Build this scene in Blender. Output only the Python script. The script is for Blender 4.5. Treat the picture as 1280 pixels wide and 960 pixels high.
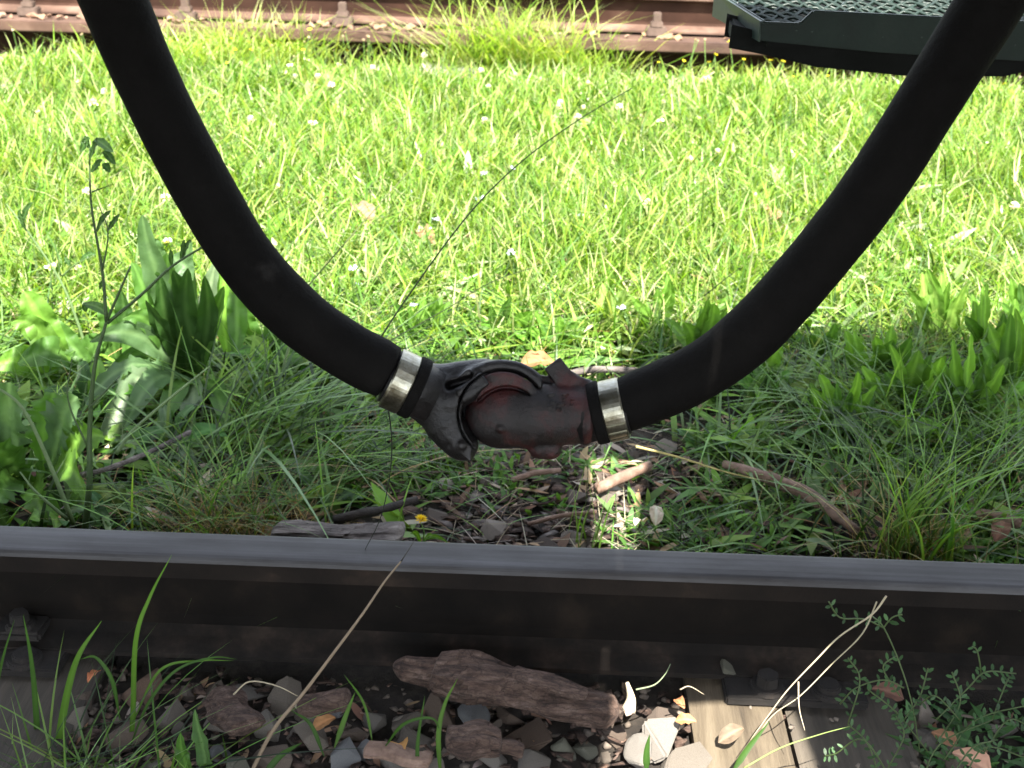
import bpy, bmesh, math, random
import numpy as np
from mathutils import Vector, Matrix, noise

rng = np.random.default_rng(7)
random.seed(7)
scene = bpy.context.scene
COL = scene.collection
for o in list(bpy.data.objects):
    bpy.data.objects.remove(o)

# ------------------------------------------------------------------ camera
F = 1545.0                      # focal length in photograph pixels (1280 wide)
CAM = Vector((0.0, 0.0, 0.86))
PITCH, YAW, ROLL = math.radians(25.8), 0.014, 0.030
cam_data = bpy.data.cameras.new('camera')
cam = bpy.data.objects.new('camera', cam_data)
COL.objects.link(cam)
cam_data.sensor_width = 36.0
cam_data.lens = F / 1280 * 36.0
cam_data.clip_start, cam_data.clip_end = 0.02, 500
cam_data.dof.use_dof = True
cam_data.dof.focus_distance = 1.1
cam_data.dof.aperture_fstop = 16
R = Matrix.Rotation(-YAW * -1, 3, 'Z') @ Matrix.Rotation(math.pi / 2 - PITCH, 3, 'X') @ Matrix.Rotation(ROLL, 3, 'Z')
cam.matrix_world = Matrix.Translation(CAM) @ R.to_4x4()
scene.camera = cam

def ray(px, py):
    return (R @ Vector(((px - 640) / F, (480 - py) / F, -1.0)))
def PY(px, py, y):              # point of the vertical plane y under a pixel
    d = ray(px, py); return CAM + d * (y / d.y)
def PZ(px, py, z=0.0):          # point of the level z under a pixel
    d = ray(px, py); return CAM + d * ((z - CAM.z) / d.z)

# ------------------------------------------------------------------ light
EL = math.radians(60)
SX, SY = 0.17, -0.985
sun_dir = Vector((SX * math.cos(EL), SY * math.cos(EL), math.sin(EL))).normalized()
sd = bpy.data.lights.new('sun', 'SUN'); sd.energy = 4.5; sd.angle = math.radians(0.5); sd.color = (1.0, 0.95, 0.87)
sun = bpy.data.objects.new('sun', sd); COL.objects.link(sun)
sun.rotation_euler = sun_dir.to_track_quat('Z', 'Y').to_euler()
sun.location = (1, -3, 6)
world = bpy.data.worlds.new('World'); scene.world = world; world.use_nodes = True
wn = world.node_tree.nodes; wl = world.node_tree.links
sky = wn.new('ShaderNodeTexSky'); sky.sky_type = 'NISHITA'; sky.sun_disc = False
sky.sun_elevation = EL; sky.sun_rotation = math.atan2(SX, SY)
sky.air_density = 1.0; sky.dust_density = 1.5
hs = wn.new('ShaderNodeHueSaturation'); hs.inputs['Saturation'].default_value = 0.42
wl.new(sky.outputs[0], hs.inputs['Color']); wl.new(hs.outputs[0], wn['Background'].inputs['Color'])
wn['Background'].inputs['Strength'].default_value = 0.13
scene.view_settings.view_transform = 'Standard'
scene.view_settings.look = 'None'
scene.view_settings.exposure = 2.45
scene.view_settings.gamma = 1.0
scene.render.engine = 'CYCLES'
scene.cycles.max_bounces = 8
scene.cycles.use_denoising = True

# ------------------------------------------------------------------ materials
def nodes_of(name):
    m = bpy.data.materials.new(name); m.use_nodes = True
    nt = m.node_tree
    return m, nt.nodes, nt.links, nt.nodes['Principled BSDF']
def ramp(N, stops, interp='LINEAR'):
    r = N.new('ShaderNodeValToRGB'); r.color_ramp.interpolation = interp
    e = r.color_ramp.elements
    while len(e) < len(stops): e.new(0.5)
    for k, (p, c) in enumerate(stops):
        e[k].position = p; e[k].color = (*c, 1)
    return r
def tex_noise(N, L, scale, detail=6, rough=0.6, coord='Object', stretch=None, dist=0.0):
    tc = N.new('ShaderNodeTexCoord'); n = N.new('ShaderNodeTexNoise')
    n.inputs['Scale'].default_value = scale; n.inputs['Detail'].default_value = detail
    n.inputs['Roughness'].default_value = rough; n.inputs['Distortion'].default_value = dist
    if stretch:
        mp = N.new('ShaderNodeMapping'); mp.inputs['Scale'].default_value = stretch
        L.new(tc.outputs[coord], mp.inputs[0]); L.new(mp.outputs[0], n.inputs[0])
    else:
        L.new(tc.outputs[coord], n.inputs[0])
    return n
def bump(N, L, src, b, strength, dist=0.002, prev=None):
    bp = N.new('ShaderNodeBump'); bp.inputs['Strength'].default_value = strength; bp.inputs['Distance'].default_value = dist
    L.new(src, bp.inputs['Height'])
    if prev: L.new(prev.outputs[0], bp.inputs['Normal'])
    L.new(bp.outputs[0], b.inputs['Normal']); return bp
def mat_noise(name, stops, scale=20, rough=0.8, bstr=0.5, bdist=0.002, bscale=None, metallic=0.0, stretch=None, spec=0.5, detail=8):
    m, N, L, B = nodes_of(name)
    n = tex_noise(N, L, scale, detail, stretch=stretch)
    r = ramp(N, stops); L.new(n.outputs['Fac'], r.inputs[0]); L.new(r.outputs[0], B.inputs['Base Color'])
    B.inputs['Roughness'].default_value = rough; B.inputs['Metallic'].default_value = metallic
    B.inputs['Specular IOR Level'].default_value = spec
    n2 = tex_noise(N, L, bscale or scale * 3, 8, 0.65, stretch=stretch)
    bump(N, L, n2.outputs['Fac'], B, bstr, bdist)
    return m
def mat_plant(name, trans=0.35, rough=0.5, spec=0.3, bstr=0.15, bscale=250, spots=0.6):
    m, N, L, B = nodes_of(name)
    at = N.new('ShaderNodeAttribute'); at.attribute_name = 'Col'
    B.inputs['Roughness'].default_value = rough; B.inputs['Specular IOR Level'].default_value = spec
    ns = tex_noise(N, L, 45, 8, 0.75); rs1 = ramp(N, [(0.30, (0.55, 0.55, 0.5)), (0.5, (1, 1, 1)), (0.70, (1.15, 1.1, 1.0)), (0.76, (1.9, 1.1, 0.9))]); L.new(ns.outputs['Fac'], rs1.inputs[0])
    ml = N.new('ShaderNodeMix'); ml.data_type = 'RGBA'; ml.blend_type = 'MULTIPLY'; ml.inputs[0].default_value = spots
    L.new(at.outputs['Color'], ml.inputs[6]); L.new(rs1.outputs[0], ml.inputs[7]); L.new(ml.outputs[2], B.inputs['Base Color'])
    n = tex_noise(N, L, bscale, 3); bump(N, L, n.outputs['Fac'], B, bstr, 0.0008)
    tr = N.new('ShaderNodeBsdfTranslucent')
    mx = N.new('ShaderNodeMix'); mx.data_type = 'RGBA'; mx.blend_type = 'MULTIPLY'; mx.inputs[0].default_value = 1
    L.new(at.outputs['Color'], mx.inputs[6]); mx.inputs[7].default_value = (1.5, 1.6, 0.5, 1)
    L.new(mx.outputs[2], tr.inputs['Color'])
    ms = N.new('ShaderNodeMixShader'); ms.inputs[0].default_value = trans
    L.new(B.outputs[0], ms.inputs[1]); L.new(tr.outputs[0], ms.inputs[2])
    L.new(ms.outputs[0], N['Material Output'].inputs['Surface'])
    return m

M = {}
# rubber hose, faintly dusty
m, N, L, B = nodes_of('hose_rubber')
n = tex_noise(N, L, 14, 10, 0.8); r = ramp(N, [(0.35, (0.0038, 0.0035, 0.0032)), (0.6, (0.0062, 0.0057, 0.0052)), (0.78, (0.013, 0.0118, 0.0105))])
L.new(n.outputs['Fac'], r.inputs[0]); L.new(r.outputs[0], B.inputs['Base Color'])
B.inputs['Roughness'].default_value = 0.75; B.inputs['Specular IOR Level'].default_value = 0.07
n2 = tex_noise(N, L, 130, 6, 0.7); b1 = bump(N, L, n2.outputs['Fac'], B, 0.7, 0.002)
M['rubber'] = m
m, N, L, B = nodes_of('hose_rubber_scuffed')      # same rubber with one chalky scuff
n = tex_noise(N, L, 14, 10, 0.8); r = ramp(N, [(0.35, (0.0038, 0.0035, 0.0032)), (0.6, (0.0062, 0.0057, 0.0052)), (0.78, (0.013, 0.0118, 0.0105))])
L.new(n.outputs['Fac'], r.inputs[0])
geo = N.new('ShaderNodeNewGeometry'); vm = N.new('ShaderNodeVectorMath'); vm.operation = 'DISTANCE'
L.new(geo.outputs['Position'], vm.inputs[0]); SCUFF = vm
n3 = tex_noise(N, L, 160, 6, 0.8); mm = N.new('ShaderNodeMath'); mm.operation = 'MULTIPLY_ADD'
mm.inputs[1].default_value = 0.03; L.new(n3.outputs['Fac'], mm.inputs[0]); L.new(vm.outputs['Value'], mm.inputs[2])
r2 = ramp(N, [(0.018, (1, 1, 1)), (0.026, (0, 0, 0))]); L.new(mm.outputs[0], r2.inputs[0])
mx = N.new('ShaderNodeMix'); mx.data_type = 'RGBA'; L.new(r2.outputs[0], mx.inputs[0]); L.new(r.outputs[0], mx.inputs[6]); mx.inputs[7].default_value = (0.016, 0.015, 0.014, 1)
L.new(mx.outputs[2], B.inputs['Base Color']); B.inputs['Roughness'].default_value = 0.75; B.inputs['Specular IOR Level'].default_value = 0.07
n2 = tex_noise(N, L, 130, 6, 0.7); bump(N, L, n2.outputs['Fac'], B, 0.7, 0.002)
M['rubber_scuff'] = m
# clamp steel
m, N, L, B = nodes_of('clamp_steel')
n = tex_noise(N, L, 40, 8, 0.7, stretch=(1, 1, 1)); r = ramp(N, [(0.34, (0.13, 0.115, 0.07)), (0.5, (0.34, 0.33, 0.26)), (0.66, (0.5, 0.5, 0.45))])
L.new(n.outputs['Fac'], r.inputs[0]); L.new(r.outputs[0], B.inputs['Base Color'])
B.inputs['Metallic'].default_value = 1; B.inputs['Roughness'].default_value = 0.33
n2 = tex_noise(N, L, 90, 5, 0.7); bump(N, L, n2.outputs['Fac'], B, 0.25, 0.0012)
M['clamp'] = m
# cast iron
M['iron'] = mat_noise('cast_iron', [(0.3, (0.004, 0.0036, 0.0035)), (0.5, (0.009, 0.008, 0.0078)), (0.7, (0.024, 0.021, 0.020))], 28, 0.42, 0.9, 0.0022, 95, metallic=0.25)
m, N, L, B = nodes_of('cast_iron_red_paint')
n = tex_noise(N, L, 22, 10, 0.68, dist=0.4); r = ramp(N, [(0.36, (0.005, 0.004, 0.0038)), (0.46, (0.012, 0.0085, 0.0078)), (0.53, (0.030, 0.0085, 0.008)), (0.585, (0.052, 0.011, 0.010)), (0.63, (0.022, 0.013, 0.011)), (0.72, (0.034, 0.026, 0.023))])
L.new(n.outputs['Fac'], r.inputs[0]); L.new(r.outputs[0], B.inputs['Base Color'])
B.inputs['Roughness'].default_value = 0.42; B.inputs['Metallic'].default_value = 0.15
n2 = tex_noise(N, L, 90, 9, 0.75); bump(N, L, n2.outputs['Fac'], B, 0.9, 0.0024)
M['iron_red'] = m
# rails
M['rail_web'] = mat_noise('rail_web_shaded', [(0.3, (0.0035, 0.0028, 0.0022)), (0.55, (0.0075, 0.0058, 0.0044)), (0.72, (0.016, 0.0115, 0.008))], 14, 0.85, 0.4, 0.001, 160, spec=.12)  # web colour darkened to stand for the shade below the rail head
M['rail_head'] = mat_noise('rail_head_side', [(0.3, (0.006, 0.0043, 0.0032)), (0.6, (0.013, 0.0092, 0.0068)), (0.72, (0.028, 0.019, 0.0135))], 14, 0.7, 0.4, 0.001, 160, spec=.2)
M['rail_side'] = mat_noise('rail_rust_dark', [(0.3, (0.007, 0.006, 0.005)), (0.48, (0.013, 0.0102, 0.008)), (0.58, (0.021, 0.0155, 0.012)), (0.7, (0.042, 0.030, 0.022))], 22, 0.85, 0.5, 0.0012, 180, spec=.25)
m, N, L, B = nodes_of('rail_running_surface')
n = tex_noise(N, L, 60, 8, 0.6, stretch=(0.03, 1, 1)); r = ramp(N, [(0.3, (0.022, 0.020, 0.019)), (0.5, (0.05, 0.048, 0.048)), (0.75, (0.10, 0.10, 0.104))])
n5 = tex_noise(N, L, 9, 6, 0.7, stretch=(0.4, 1, 1)); r5 = ramp(N, [(0.35, (0.28, 0.23, 0.19)), (0.58, (1, 1, 1))]); L.new(n5.outputs['Fac'], r5.inputs[0])
mx = N.new('ShaderNodeMix'); mx.data_type = 'RGBA'; mx.blend_type = 'MULTIPLY'; mx.inputs[0].default_value = 0.7
L.new(n.outputs['Fac'], r.inputs[0]); L.new(r.outputs[0], mx.inputs[6]); L.new(r5.outputs[0], mx.inputs[7]); L.new(mx.outputs[2], B.inputs['Base Color'])
B.inputs['Metallic'].default_value = 0.6
rr = ramp(N, [(0.3, (0.5,) * 3), (0.7, (0.62,) * 3)]); L.new(n.outputs['Fac'], rr.inputs[0]); L.new(rr.outputs[0], B.inputs['Roughness'])
n2 = tex_noise(N, L, 120, 6, 0.7, stretch=(0.05, 1, 1)); bump(N, L, n2.outputs['Fac'], B, 0.2, 0.0006)
M['rail_top'] = m
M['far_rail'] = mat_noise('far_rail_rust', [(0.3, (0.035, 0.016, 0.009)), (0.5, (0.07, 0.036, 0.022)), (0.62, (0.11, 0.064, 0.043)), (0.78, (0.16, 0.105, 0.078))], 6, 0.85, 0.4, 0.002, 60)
M['far_web'] = mat_noise('far_rail_web_rust_shaded', [(0.3, (0.014, 0.0065, 0.004)), (0.6, (0.034, 0.016, 0.010)), (0.8, (0.06, 0.032, 0.021))], 6, 0.9, 0.4, 0.002, 60, spec=.15)  # rust darkened, with the shade under head and flange in the colour
M['far_clip'] = mat_noise('far_clip_rust', [(0.3, (0.05, 0.03, 0.02)), (0.7, (0.12, 0.08, 0.06))], 20, 0.8, 0.4, 0.002, 80)
M['plate'] = mat_noise('base_plate_rust', [(0.3, (0.006, 0.005, 0.004)), (0.6, (0.015, 0.0115, 0.009)), (0.8, (0.03, 0.02, 0.014))], 25, 0.9, 0.7, 0.002, 120)
# wood
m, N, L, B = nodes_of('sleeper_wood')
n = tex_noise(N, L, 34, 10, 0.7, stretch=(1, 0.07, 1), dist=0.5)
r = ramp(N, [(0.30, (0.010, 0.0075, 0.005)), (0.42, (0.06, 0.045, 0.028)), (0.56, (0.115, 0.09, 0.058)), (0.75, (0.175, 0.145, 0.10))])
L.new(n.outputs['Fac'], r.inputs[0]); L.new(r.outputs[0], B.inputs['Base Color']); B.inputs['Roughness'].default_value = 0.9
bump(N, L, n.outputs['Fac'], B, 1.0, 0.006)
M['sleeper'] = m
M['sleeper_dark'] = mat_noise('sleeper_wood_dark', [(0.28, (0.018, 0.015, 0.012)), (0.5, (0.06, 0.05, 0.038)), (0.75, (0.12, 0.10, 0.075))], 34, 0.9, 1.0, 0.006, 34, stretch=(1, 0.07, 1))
M['bark'] = mat_noise('bark', [(0.30, (0.012, 0.007, 0.005)), (0.44, (0.05, 0.030, 0.022)), (0.58, (0.115, 0.075, 0.056)), (0.8, (0.21, 0.15, 0.12))], 55, 0.95, 1.0, 0.004, 150)
M['bark_grey'] = mat_noise('bark_grey', [(0.3, (0.03, 0.026, 0.022)), (0.5, (0.12, 0.10, 0.09)), (0.75, (0.26, 0.23, 0.20))], 60, 0.95, 1.0, 0.004, 150, stretch=(0.4, 1, 1))
M['stick'] = mat_noise('stick', [(0.3, (0.09, 0.05, 0.032)), (0.6, (0.22, 0.14, 0.10)), (0.8, (0.32, 0.22, 0.16))], 70, 0.8, 0.7, 0.002, 200)
M['stick_dark'] = mat_noise('stick_dark', [(0.3, (0.012, 0.010, 0.008)), (0.7, (0.045, 0.036, 0.028))], 60, 0.9, 0.8, 0.003, 150)
M['splinter'] = mat_noise('splinter', [(0.3, (0.42, 0.33, 0.2)), (0.7, (0.66, 0.57, 0.42))], 40, 0.8, 0.5, 0.002, 120, stretch=(1, 1, .2))
m, N, L, B = nodes_of('cracked_bark')
n = tex_noise(N, L, 120, 10, 0.75, stretch=(.28, 1, 1), dist=.3); r = ramp(N, [(0.32, (0.012, 0.007, 0.005)), (0.45, (0.055, 0.031, 0.021)), (0.56, (0.105, 0.066, 0.048)), (0.75, (0.22, 0.16, 0.13))])
L.new(n.outputs['Fac'], r.inputs[0])
tc = N.new('ShaderNodeTexCoord'); mp = N.new('ShaderNodeMapping'); mp.inputs['Scale'].default_value = (26, 95, 120); L.new(tc.outputs['Object'], mp.inputs[0])
nd = tex_noise(N, L, 40, 4, 0.6); va = N.new('ShaderNodeVectorMath'); va.operation = 'MULTIPLY_ADD'; va.inputs[1].default_value = (2.2, 2.2, 2.2); L.new(nd.outputs['Color'], va.inputs[0]); L.new(mp.outputs[0], va.inputs[2])
vo = N.new('ShaderNodeTexVoronoi'); vo.feature = 'DISTANCE_TO_EDGE'; vo.inputs['Scale'].default_value = 1.0; L.new(va.outputs[0], vo.inputs['Vector'])
rc = ramp(N, [(0.0, (0.5, 0.48, 0.46)), (0.10, (1, 1, 1))]); L.new(vo.outputs['Distance'], rc.inputs[0])
mx = N.new('ShaderNodeMix'); mx.data_type = 'RGBA'; mx.blend_type = 'MULTIPLY'; mx.inputs[0].default_value = .8; L.new(r.outputs[0], mx.inputs[6]); L.new(rc.outputs[0], mx.inputs[7]); L.new(mx.outputs[2], B.inputs['Base Color'])
B.inputs['Roughness'].default_value = .95
b1 = bump(N, L, rc.outputs[0], B, .6, .002); n2 = tex_noise(N, L, 170, 8, .75); bump(N, L, n2.outputs['Fac'], B, 1.0, .003, prev=b1)
M['bark'] = m
def mat_stone(name, stops, bstr=0.7, speck=None):
    m, N, L, B = nodes_of(name)
    oi = N.new('ShaderNodeObjectInfo'); r = ramp(N, stops); L.new(oi.outputs['Random'], r.inputs[0])
    n = tex_noise(N, L, 55, 10, 0.72); r2 = ramp(N, [(0.3, (0.42, 0.38, 0.33)), (0.52, (0.95, 0.95, 0.95)), (0.75, (1.45, 1.42, 1.38))])
    L.new(n.outputs['Fac'], r2.inputs[0])
    mx = N.new('ShaderNodeMix'); mx.data_type = 'RGBA'; mx.blend_type = 'MULTIPLY'; mx.inputs[0].default_value = 0.9
    L.new(r.outputs[0], mx.inputs[6]); L.new(r2.outputs[0], mx.inputs[7]); L.new(mx.outputs[2], B.inputs['Base Color'])
    B.inputs['Roughness'].default_value = 0.85
    n2 = tex_noise(N, L, 60, 9, 0.75); bump(N, L, n2.outputs['Fac'], B, bstr, 0.003)
    return m
M['stone'] = mat_stone('ballast_stone', [(0.0, (0.07, 0.057, 0.046)), (0.25, (0.14, 0.125, 0.106)), (0.5, (0.10, 0.066, 0.045)), (0.7, (0.18, 0.163, 0.135)), (0.85, (0.14, 0.088, 0.06)), (1.0, (0.24, 0.222, 0.19))])
M['stone_back'] = mat_stone('track_side_stone', [(0.0, (0.07, 0.052, 0.043)), (0.3, (0.15, 0.125, 0.10)), (0.6, (0.09, 0.066, 0.052)), (0.85, (0.20, 0.17, 0.14)), (1.0, (0.25, 0.22, 0.185))])
M['stone_white'] = mat_stone('pale_stone', [(0.0, (0.17, 0.155, 0.135)), (1.0, (0.17, 0.155, 0.135))], 0.4)
M['stone_grey'] = mat_stone('grey_stone', [(0.0, (0.15, 0.153, 0.155)), (1.0, (0.15, 0.153, 0.155))])
M['stone_green'] = mat_stone('greenish_stone', [(0.0, (0.13, 0.128, 0.095)), (1.0, (0.13, 0.128, 0.095))])
M['stone_far'] = mat_stone('far_stone', [(0.0, (0.24, 0.14, 0.085)), (0.5, (0.19, 0.11, 0.07)), (1.0, (0.32, 0.22, 0.15))], 0.4)
# soil
m, N, L, B = nodes_of('soil')
n = tex_noise(N, L, 22, 12, 0.75); r = ramp(N, [(0.3, (0.010, 0.0075, 0.0055)), (0.5, (0.032, 0.024, 0.017)), (0.68, (0.068, 0.053, 0.039)), (0.8, (0.11, 0.09, 0.07))])
L.new(n.outputs['Fac'], r.inputs[0]); L.new(r.outputs[0], B.inputs['Base Color']); B.inputs['Roughness'].default_value = 0.95
n2 = tex_noise(N, L, 90, 10, 0.8); bump(N, L, n2.outputs['Fac'], B, 1.0, 0.01)
M['soil'] = m
M['concrete'] = mat_noise('concrete', [(0.3, (0.13, 0.12, 0.105)), (0.7, (0.26, 0.245, 0.22))], 20, 0.9, 0.5, 0.003, 80)
# green painted step
M['green_paint'] = mat_noise('green_paint', [(0.3, (0.0025, 0.008, 0.005)), (0.55, (0.004, 0.014, 0.009)), (0.70, (0.008, 0.018, 0.012)), (0.78, (0.025, 0.028, 0.020))], 18, 0.5, 0.3, 0.001, 120, spec=.25)
M['green_grating'] = mat_noise('green_grating', [(0.3, (0.004, 0.012, 0.008)), (0.7, (0.012, 0.027, 0.019))], 18, 0.5, 0.3, 0.001, 120)
M['dark_paint'] = mat_noise('dark_paint', [(0.3, (0.004, 0.005, 0.004)), (0.7, (0.008, 0.009, 0.008))], 18, 0.8, 0.3, 0.001, 120, spec=.12)
M['wagon'] = mat_noise('wagon_paint', [(0.3, (0.03, 0.025, 0.02)), (0.7, (0.07, 0.055, 0.045))], 10, 0.7, 0.3, 0.002, 60)
M['grass'] = mat_plant('grass_blades', 0.4, 0.5, 0.22)
M['leaf'] = mat_plant('broad_leaves', 0.32, 0.45, 0.3, 0.9, 140)
M['glossy_leaf'] = mat_plant('glossy_leaves', 0.3, 0.3, 0.7)
M['sheen_grass'] = mat_plant('sheen_grass', 0.36, 0.38, 0.38)
M['dry'] = mat_plant('dry_plant', 0.15, 0.7, 0.3)
M['petal'] = mat_plant('petals', 0.2, 0.7, 0.2)

# ------------------------------------------------------------------ mesh helpers
def mesh_np(name, V, T, col=None, smooth=False):
    V = np.asarray(V, dtype=np.float32); T = np.asarray(T, dtype=np.int32)
    me = bpy.data.meshes.new(name)
    k = T.shape[1]
    me.vertices.add(len(V)); me.vertices.foreach_set('co', V.ravel())
    me.loops.add(T.size); me.loops.foreach_set('vertex_index', T.ravel())
    me.polygons.add(len(T)); me.polygons.foreach_set('loop_start', np.arange(0, T.size, k, dtype=np.int32))
    me.update(calc_edges=True)
    if smooth: me.polygons.foreach_set('use_smooth', np.ones(len(T), dtype=bool))
    if col is not None:
        c = np.ones((len(V), 4), dtype=np.float32); c[:, :3] = col
        a = me.color_attributes.new('Col', 'FLOAT_COLOR', 'POINT'); a.data.foreach_set('color', c.ravel())
    me.validate(); return me
def tag(o, label=None, cat=None, group=None, kind=None):
    if label: o['label'] = label
    if cat: o['category'] = cat
    if group: o['group'] = group
    if kind: o['kind'] = kind
    return o
def obj(name, me, mat=None, parent=None, world=True):
    """links a mesh whose coordinates are world coordinates; the origin goes to the foot of its box"""
    if world and len(me.vertices):
        n = len(me.vertices); a = np.empty(n * 3, dtype=np.float32); me.vertices.foreach_get('co', a); a = a.reshape(-1, 3)
        lo, hi = a.min(0), a.max(0); c = np.array([(lo[0] + hi[0]) / 2, (lo[1] + hi[1]) / 2, lo[2]], dtype=np.float32)
        me.vertices.foreach_set('co', (a - c).ravel()); me.update()
        loc = Vector([float(v) for v in c])
    else: loc = Vector((0, 0, 0))
    o = bpy.data.objects.new(name, me); COL.objects.link(o)
    mats = mat if isinstance(mat, (list, tuple)) else [mat]
    if not me.materials:
        for mm_ in mats: me.materials.append(mm_)
    if parent is not None:
        o.parent = parent
        p = parent.location.copy(); q = parent.parent
        while q is not None: p += q.location; q = q.parent
        loc = loc - p
    o.location = loc
    return o
def empty(name, loc, label=None, cat=None, group=None):
    o = bpy.data.objects.new(name, None); o.empty_display_size = 0.05; COL.objects.link(o); o.location = loc
    return tag(o, label, cat, group)
class MB:
    def __init__(s): s.V = []; s.Fc = []; s.C = []; s.mi = []
    def add(s, V, Fs, c=None, mi=0):
        b = len(s.V); s.V += [tuple(v) for v in V]; s.Fc += [tuple(i + b for i in f) for f in Fs]
        s.C += [c or (0.5, 0.5, 0.5)] * len(V) if not (isinstance(c, list)) else c
        s.mi += [mi] * len(Fs)
    def box(s, lo, hi, c=None, mi=0, rot=None, cen=None):
        x0, y0, z0 = lo; x1, y1, z1 = hi
        V = [Vector(p) for p in ((x0, y0, z0), (x1, y0, z0), (x1, y1, z0), (x0, y1, z0), (x0, y0, z1), (x1, y0, z1), (x1, y1, z1), (x0, y1, z1))]
        if rot is not None:
            cc = cen or (Vector(lo) + Vector(hi)) / 2; V = [rot @ (v - cc) + cc for v in V]
        s.add(V, [(0, 3, 2, 1), (4, 5, 6, 7), (0, 1, 5, 4), (1, 2, 6, 5), (2, 3, 7, 6), (3, 0, 4, 7)], c, mi)
    def prism_x(s, prof, x0, x1, nx=1, mi=None):      # closed profile in (y, z) run along x
        n = len(prof); b = len(s.V)
        for i in range(nx + 1):
            x = x0 + (x1 - x0) * i / nx
            for (y, z) in prof: s.V.append((x, y, z)); s.C.append((.5, .5, .5))
        for i in range(nx):
            for j in range(n):
                a = b + i * n + j; a2 = b + i * n + (j + 1) % n
                s.Fc.append((a, a2, a2 + n, a + n)); s.mi.append(mi[j] if mi else 0)
        s.Fc.append(tuple(b + j for j in range(n))[::-1]); s.mi.append(0)
        s.Fc.append(tuple(b + nx * n + j for j in range(n))); s.mi.append(0)
    def build(s, name, mat, parent=None, smooth=False, bevel=0.0, seg=2):
        me = bpy.data.meshes.new(name); me.from_pydata(s.V, [], s.Fc)
        c = np.ones((len(s.V), 4), dtype=np.float32); c[:, :3] = np.array(s.C)
        a = me.color_attributes.new('Col', 'FLOAT_COLOR', 'POINT'); a.data.foreach_set('color', c.ravel())
        me.polygons.foreach_set('material_index', s.mi)
        if bevel:
            bm = bmesh.new(); bm.from_mesh(me)
            ed = [e for e in bm.edges if len(e.link_faces) == 2 and e.calc_face_angle(0) > 0.5]
            bmesh.ops.bevel(bm, geom=ed, offset=bevel, segments=seg, affect='EDGES', clamp_overlap=True)
            bmesh.ops.recalc_face_normals(bm, faces=bm.faces)
            bm.to_mesh(me); bm.free()
        else:
            bm = bmesh.new(); bm.from_mesh(me); bmesh.ops.recalc_face_normals(bm, faces=bm.faces); bm.to_mesh(me); bm.free()
        if smooth: me.polygons.foreach_set('use_smooth', [True] * len(me.polygons))
        return obj(name, me, mat, parent)

def catmull(P, n=6):
    P = [Vector(p) for p in P]; out = []
    Q = [P[0] * 2 - P[1]] + P + [P[-1] * 2 - P[-2]]
    for i in range(1, len(Q) - 2):
        a, b, c, d = Q[i - 1], Q[i], Q[i + 1], Q[i + 2]
        for k in range(n):
            t = k / n
            out.append(0.5 * ((2 * b) + (c - a) * t + (2 * a - 5 * b + 4 * c - d) * t * t + (3 * b - a - 3 * c + d) * t ** 3))
    out.append(P[-1].copy()); return out
def tube_geo(pts, rad, sides=8, jitter=0.0, seed=0, cap=True):
    n = len(pts); V = []; Fs = []
    up = Vector((0, 1, 0.01)); prev = None
    for i, p in enumerate(pts):
        t = (pts[min(i + 1, n - 1)] - pts[max(i - 1, 0)]).normalized()
        if prev is None:
            u = t.cross(up)
            if u.length < 1e-3: u = t.cross(Vector((1, 0, 0)))
            u.normalize()
        else:
            u = (prev - t * prev.dot(t)).normalized()
        prev = u; w = t.cross(u)
        r = rad(i / (n - 1)) if callable(rad) else rad
        for k in range(sides):
            a = 2 * math.pi * k / sides; d = u * math.cos(a) + w * math.sin(a)
            rr = r * (1 + jitter * noise.fractal(p * 45 + d * 1.3 + Vector((seed, 0, 0)), 1, 2, 4)) if jitter else r
            V.append(p + d * rr)
    for i in range(n - 1):
        for k in range(sides):
            a = i * sides + k; b = i * sides + (k + 1) % sides
            Fs.append((a, b, b + sides, a + sides))
    if cap:
        Fs.append(tuple(range(sides))[::-1]); Fs.append(tuple((n - 1) * sides + k for k in range(sides)))
    return V, Fs
def tube(name, pts, rad, mat, parent=None, sides=8, col=(0.5, 0.5, 0.5), n=5, jitter=0.0, seed=0):
    mb = MB(); V, Fs = tube_geo(catmull(pts, n), rad, sides, jitter, seed); mb.add(V, Fs, col); return mb.build(name, mat, parent, smooth=True)

def snoise(x, y, s=1.0, seed=0):
    return (np.sin(x * 3.1 * s + seed + 1.3 * np.sin(y * 2.3 * s + seed)) + np.sin(y * 3.7 * s + 2.1 * seed + 1.7 * np.sin(x * 1.9 * s + 1)) +
            0.5 * np.sin(x * 8.3 * s + y * 5.1 * s + seed) + 0.5 * np.sin(x * 6.1 * s - y * 9.7 * s + 3 * seed)) / 3.0
def gz(x, y):
    """height of the ground"""
    x = np.asarray(x, dtype=float); y = np.asarray(y, dtype=float)
    z = 0.006 * snoise(x, y, 4, 1) + 0.004 * snoise(x, y, 13, 2)
    z = z - 0.026 * np.exp(-((y - 0.75) / 0.42) ** 2) * (y < 1.6) - 0.012
    z = z + 0.012 * np.clip((y - 1.5) / 0.6, 0, 1) + 0.012 * snoise(x, y, 1.1, 5) * np.clip((y - 1.5) / 0.6, 0, 1) * (y < 4.05)
    z = z - 0.02 * np.clip((y - 3.85) / .2, 0, 1) * (y < 6)
    return z
def gzf(x, y): return float(gz(x, y))

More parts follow.
